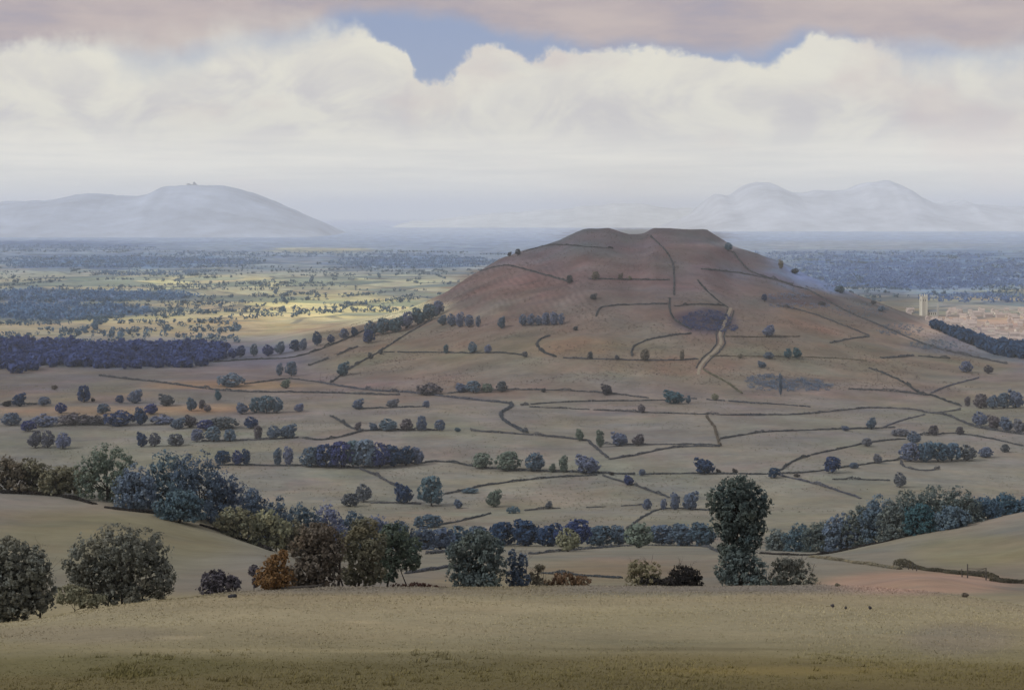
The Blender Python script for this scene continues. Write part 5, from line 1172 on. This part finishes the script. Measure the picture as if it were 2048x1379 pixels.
def lump(u, r, sx, sy, sz, label, mat):
    x, y, z = hit(u, r); n, m = 10, 16
    th = np.linspace(0, math.pi, n)[:, None]; ph = np.linspace(0, 2 * math.pi, m, endpoint=False)[None]
    q = 1 + .35 * fbm(np.cos(ph) * np.sin(th) * 1.7 + 5, np.sin(ph) * np.sin(th) * 1.7 + np.cos(th) * 1.3, 3)
    V = np.stack([np.sin(th) * np.cos(ph) * q * sx, np.sin(th) * np.sin(ph) * q * sy, np.cos(th) * q * sz], -1).reshape(-1, 3)
    i = np.arange(n * m).reshape(n, m); Q = np.stack([i[:-1], i[1:], np.roll(i[1:], -1, 1), np.roll(i[:-1], -1, 1)], -1).reshape(-1, 4)
    o = link('stone', np_mesh('stone', V, Q, mat, smooth=True), None, (x, y, z + sz * .4))
    return tag(o, label, 'stone')
lump(465, 1194, .30, .24, .17, 'small dark stone lying below the mauve grey bush', M_DARK)
def post(u, top, base, rad, label, group):
    x, y, z = hit(u, base, 170); h = (CAMZ - (top - HY) * y / F) - z
    rng = np.random.RandomState(int(u)); tb = Tubes()
    p = np.array([[0, 0, -.3], [.01, 0, h * .3], [rng.uniform(-.05, .05), 0, h * .7], [rng.uniform(-.08, .08), 0, h]])
    tb.tube(p, [rad, rad, rad * .95, rad * .85], 8)
    return tag(link('fence_post', tb.mesh('fence_post', M_WOOD), None, (x, y, z)), label, 'post', group)
for u, t_, b_, lab in ((1817, 1124, 1138, 'leftmost of the three dark posts on the hedge bank'), (1825, 1123, 1139, 'tallest dark post, middle of the three on the hedge bank'), (1833, 1128, 1141, 'rightmost and shortest of the three dark posts'), (1924, 1137, 1153, 'dark post standing alone left of the field gate')):
    post(u, t_, b_, .14, lab, 'dark fence posts on the bank')
def gate():
    x0, y0, z0 = hit(1935, 1155, 170); Y = y0; k = Y / F
    x1, _, z1 = ground(1972, Y)
    r = root_at('field_gate', (x0, Y, z0)); dx = x1 - x0; dz = z1 - z0
    h0 = (CAMZ - (1127 - HY) * k) - z0; h1 = (CAMZ - (1135 - HY) * k) - z1
    for (xx, zz, hh) in ((0, 0, h0), (dx, dz, h1)):
        tb = Tubes(); tb.tube(np.array([[xx, 0, zz - .3], [xx + .02, 0, zz + hh * .5], [xx, 0, zz + hh]]), [.16, .15, .14], 8); link('gate_post', tb.mesh('gate_post', M_WOOD), r)
    hr = (CAMZ - (1136 - HY) * k) - z0
    for q in (0, .45, .9):
        tb = Tubes(); tb.tube(np.array([[.12, 0, hr - q], [dx * .5, .02, hr - q + dz * .2], [dx - .1, 0, hr - q]]), [.06, .06, .06], 6); link('gate_rail', tb.mesh('gate_rail', M_WOOD), r)
    tb = Tubes(); tb.tube(np.array([[.14, .06, hr - .95], [dx * .5, .07, hr - .5], [dx - .12, .06, hr - .04]]), [.05, .05, .05], 6); link('gate_brace', tb.mesh('gate_brace', M_WOOD), r)
    tag(r, 'dark wooden field gate between two posts on the right bank', 'gate')
gate()

# ------------------------------------------------------------------ sward of the nearest field
def grass():
    rng = np.random.RandomState(99); n = 80000
    Y = 40 * (165 / 40.) ** rng.rand(n); u = rng.uniform(-140, 2190, n)
    X = (u - CX) / F * Y
    dens = fbm(X / 5., Y / 9., 3); k = dens > -.7 + .35 * rng.rand(n); X = X[k]; Y = Y[k]; dens = dens[k]; n = len(X)
    tall = np.zeros(n)
    for (u0, r0, su, sr, m0) in ((255, 1346, 60, 16, 420), (860, 1314, 90, 10, 200), (1665, 1315, 70, 10, 180), (520, 1362, 320, 14, 380), (1150, 1352, 330, 16, 380), (1850, 1350, 200, 16, 220), (330, 1310, 140, 6, 160)):
        uu_ = rng.normal(u0, su * .6, m0); rr_ = rng.normal(r0, sr * .6, m0)
        W = np.array([hit(a_, b_) for a_, b_ in zip(uu_[::8], np.clip(rr_[::8], 1200, 1400))]); W = np.repeat(W, 8, 0)[:m0] + np.c_[rng.normal(size=(len(np.repeat(W, 8, 0)[:m0]), 2)) * .12, np.zeros(len(np.repeat(W, 8, 0)[:m0]))]
        X = np.r_[X, W[:, 0]]; Y = np.r_[Y, W[:, 1]]; tall = np.r_[tall, np.ones(len(W))]
    n = len(X); dens = fbm(X / 5., Y / 9., 3)
    Z = H(X, Y)
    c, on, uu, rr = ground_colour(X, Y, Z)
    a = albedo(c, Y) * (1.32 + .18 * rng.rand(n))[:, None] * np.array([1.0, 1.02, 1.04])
    dry = rng.rand(n) < .06; a[dry] *= np.array([1.15, 1.10, .98])
    low = sstep((rr - np.interp(uu, ROUGH[:, 0], ROUGH[:, 1])) / 30)
    hgt = (.022 + .040 * rng.rand(n)) * (1 + .6 * low) * (1 + .8 * np.clip(dens, -.4, .6)) * np.clip(Y / 70, .75, 1.6)
    hgt = np.where(tall > 0, .07 + .12 * rng.rand(n) ** 2, hgt); a = a * np.where(tall > 0, 1.0, 1)[:, None]
    m = 3; V = np.empty((n, m, 3, 3))
    ang = rng.rand(n, m) * 6.283; wd = np.clip(Y / 2600., .012, .05)[:, None] * (.6 + .8 * rng.rand(n, m))
    bx = rng.normal(size=(n, m)) * .07; by = rng.normal(size=(n, m)) * .07
    ln = rng.normal(size=(n, m, 2)) * .45 * hgt[:, None, None] + np.array([.25, 0]) * hgt[:, None, None]
    P = np.stack([X[:, None] + bx, Y[:, None] + by, np.repeat(Z[:, None], m, 1) - .02], -1)
    W = np.stack([np.cos(ang) * wd, np.sin(ang) * wd, np.zeros_like(wd)], -1)
    V[:, :, 0] = P - W; V[:, :, 1] = P + W
    V[:, :, 2] = P; V[:, :, 2, :2] += ln; V[:, :, 2, 2] += hgt[:, None] * (.7 + .6 * rng.rand(n, m))
    mat, g, b = diffuse('grass_blades'); g.l.new(g.new('ShaderNodeAttribute', attribute_name='hue').outputs['Color'], b.inputs['Base Color'])
    o = link('grass', np_mesh('grass', V.reshape(-1, 3), np.arange(n * m * 3).reshape(-1, 3), mat, cols=np.repeat(a, m * 3, 0)))
    tag(o, 'short olive grass of the sloping foreground field', 'grass', None, 'stuff')
grass()
# ------------------------------------------------------------------ the air of the vale
def make_haze():
    x0, x1, y0, y1, z0, z1 = -82000, 82000, -120, 114000, -40, 960
    V = [(x, y, z) for z in (z0, z1) for y in (y0, y1) for x in (x0, x1)]
    Q = [(0, 2, 3, 1), (4, 5, 7, 6), (0, 1, 5, 4), (2, 6, 7, 3), (0, 4, 6, 2), (1, 3, 7, 5)]
    m = bpy.data.materials.new('valley_air'); m.use_nodes = True
    g = G(m.node_tree); g.n.clear()
    out = g.new('ShaderNodeOutputMaterial'); v = g.new('ShaderNodeVolumePrincipled')
    v.inputs['Color'].default_value = (.90, .945, 1.0, 1)
    v.inputs['Density'].default_value = SIG
    v.inputs['Anisotropy'].default_value = 0.0
    g.l.new(v.outputs[0], out.inputs['Volume'])
    tag(link('haze', np_mesh('haze', V, Q, m)), kind='stuff')
make_haze()
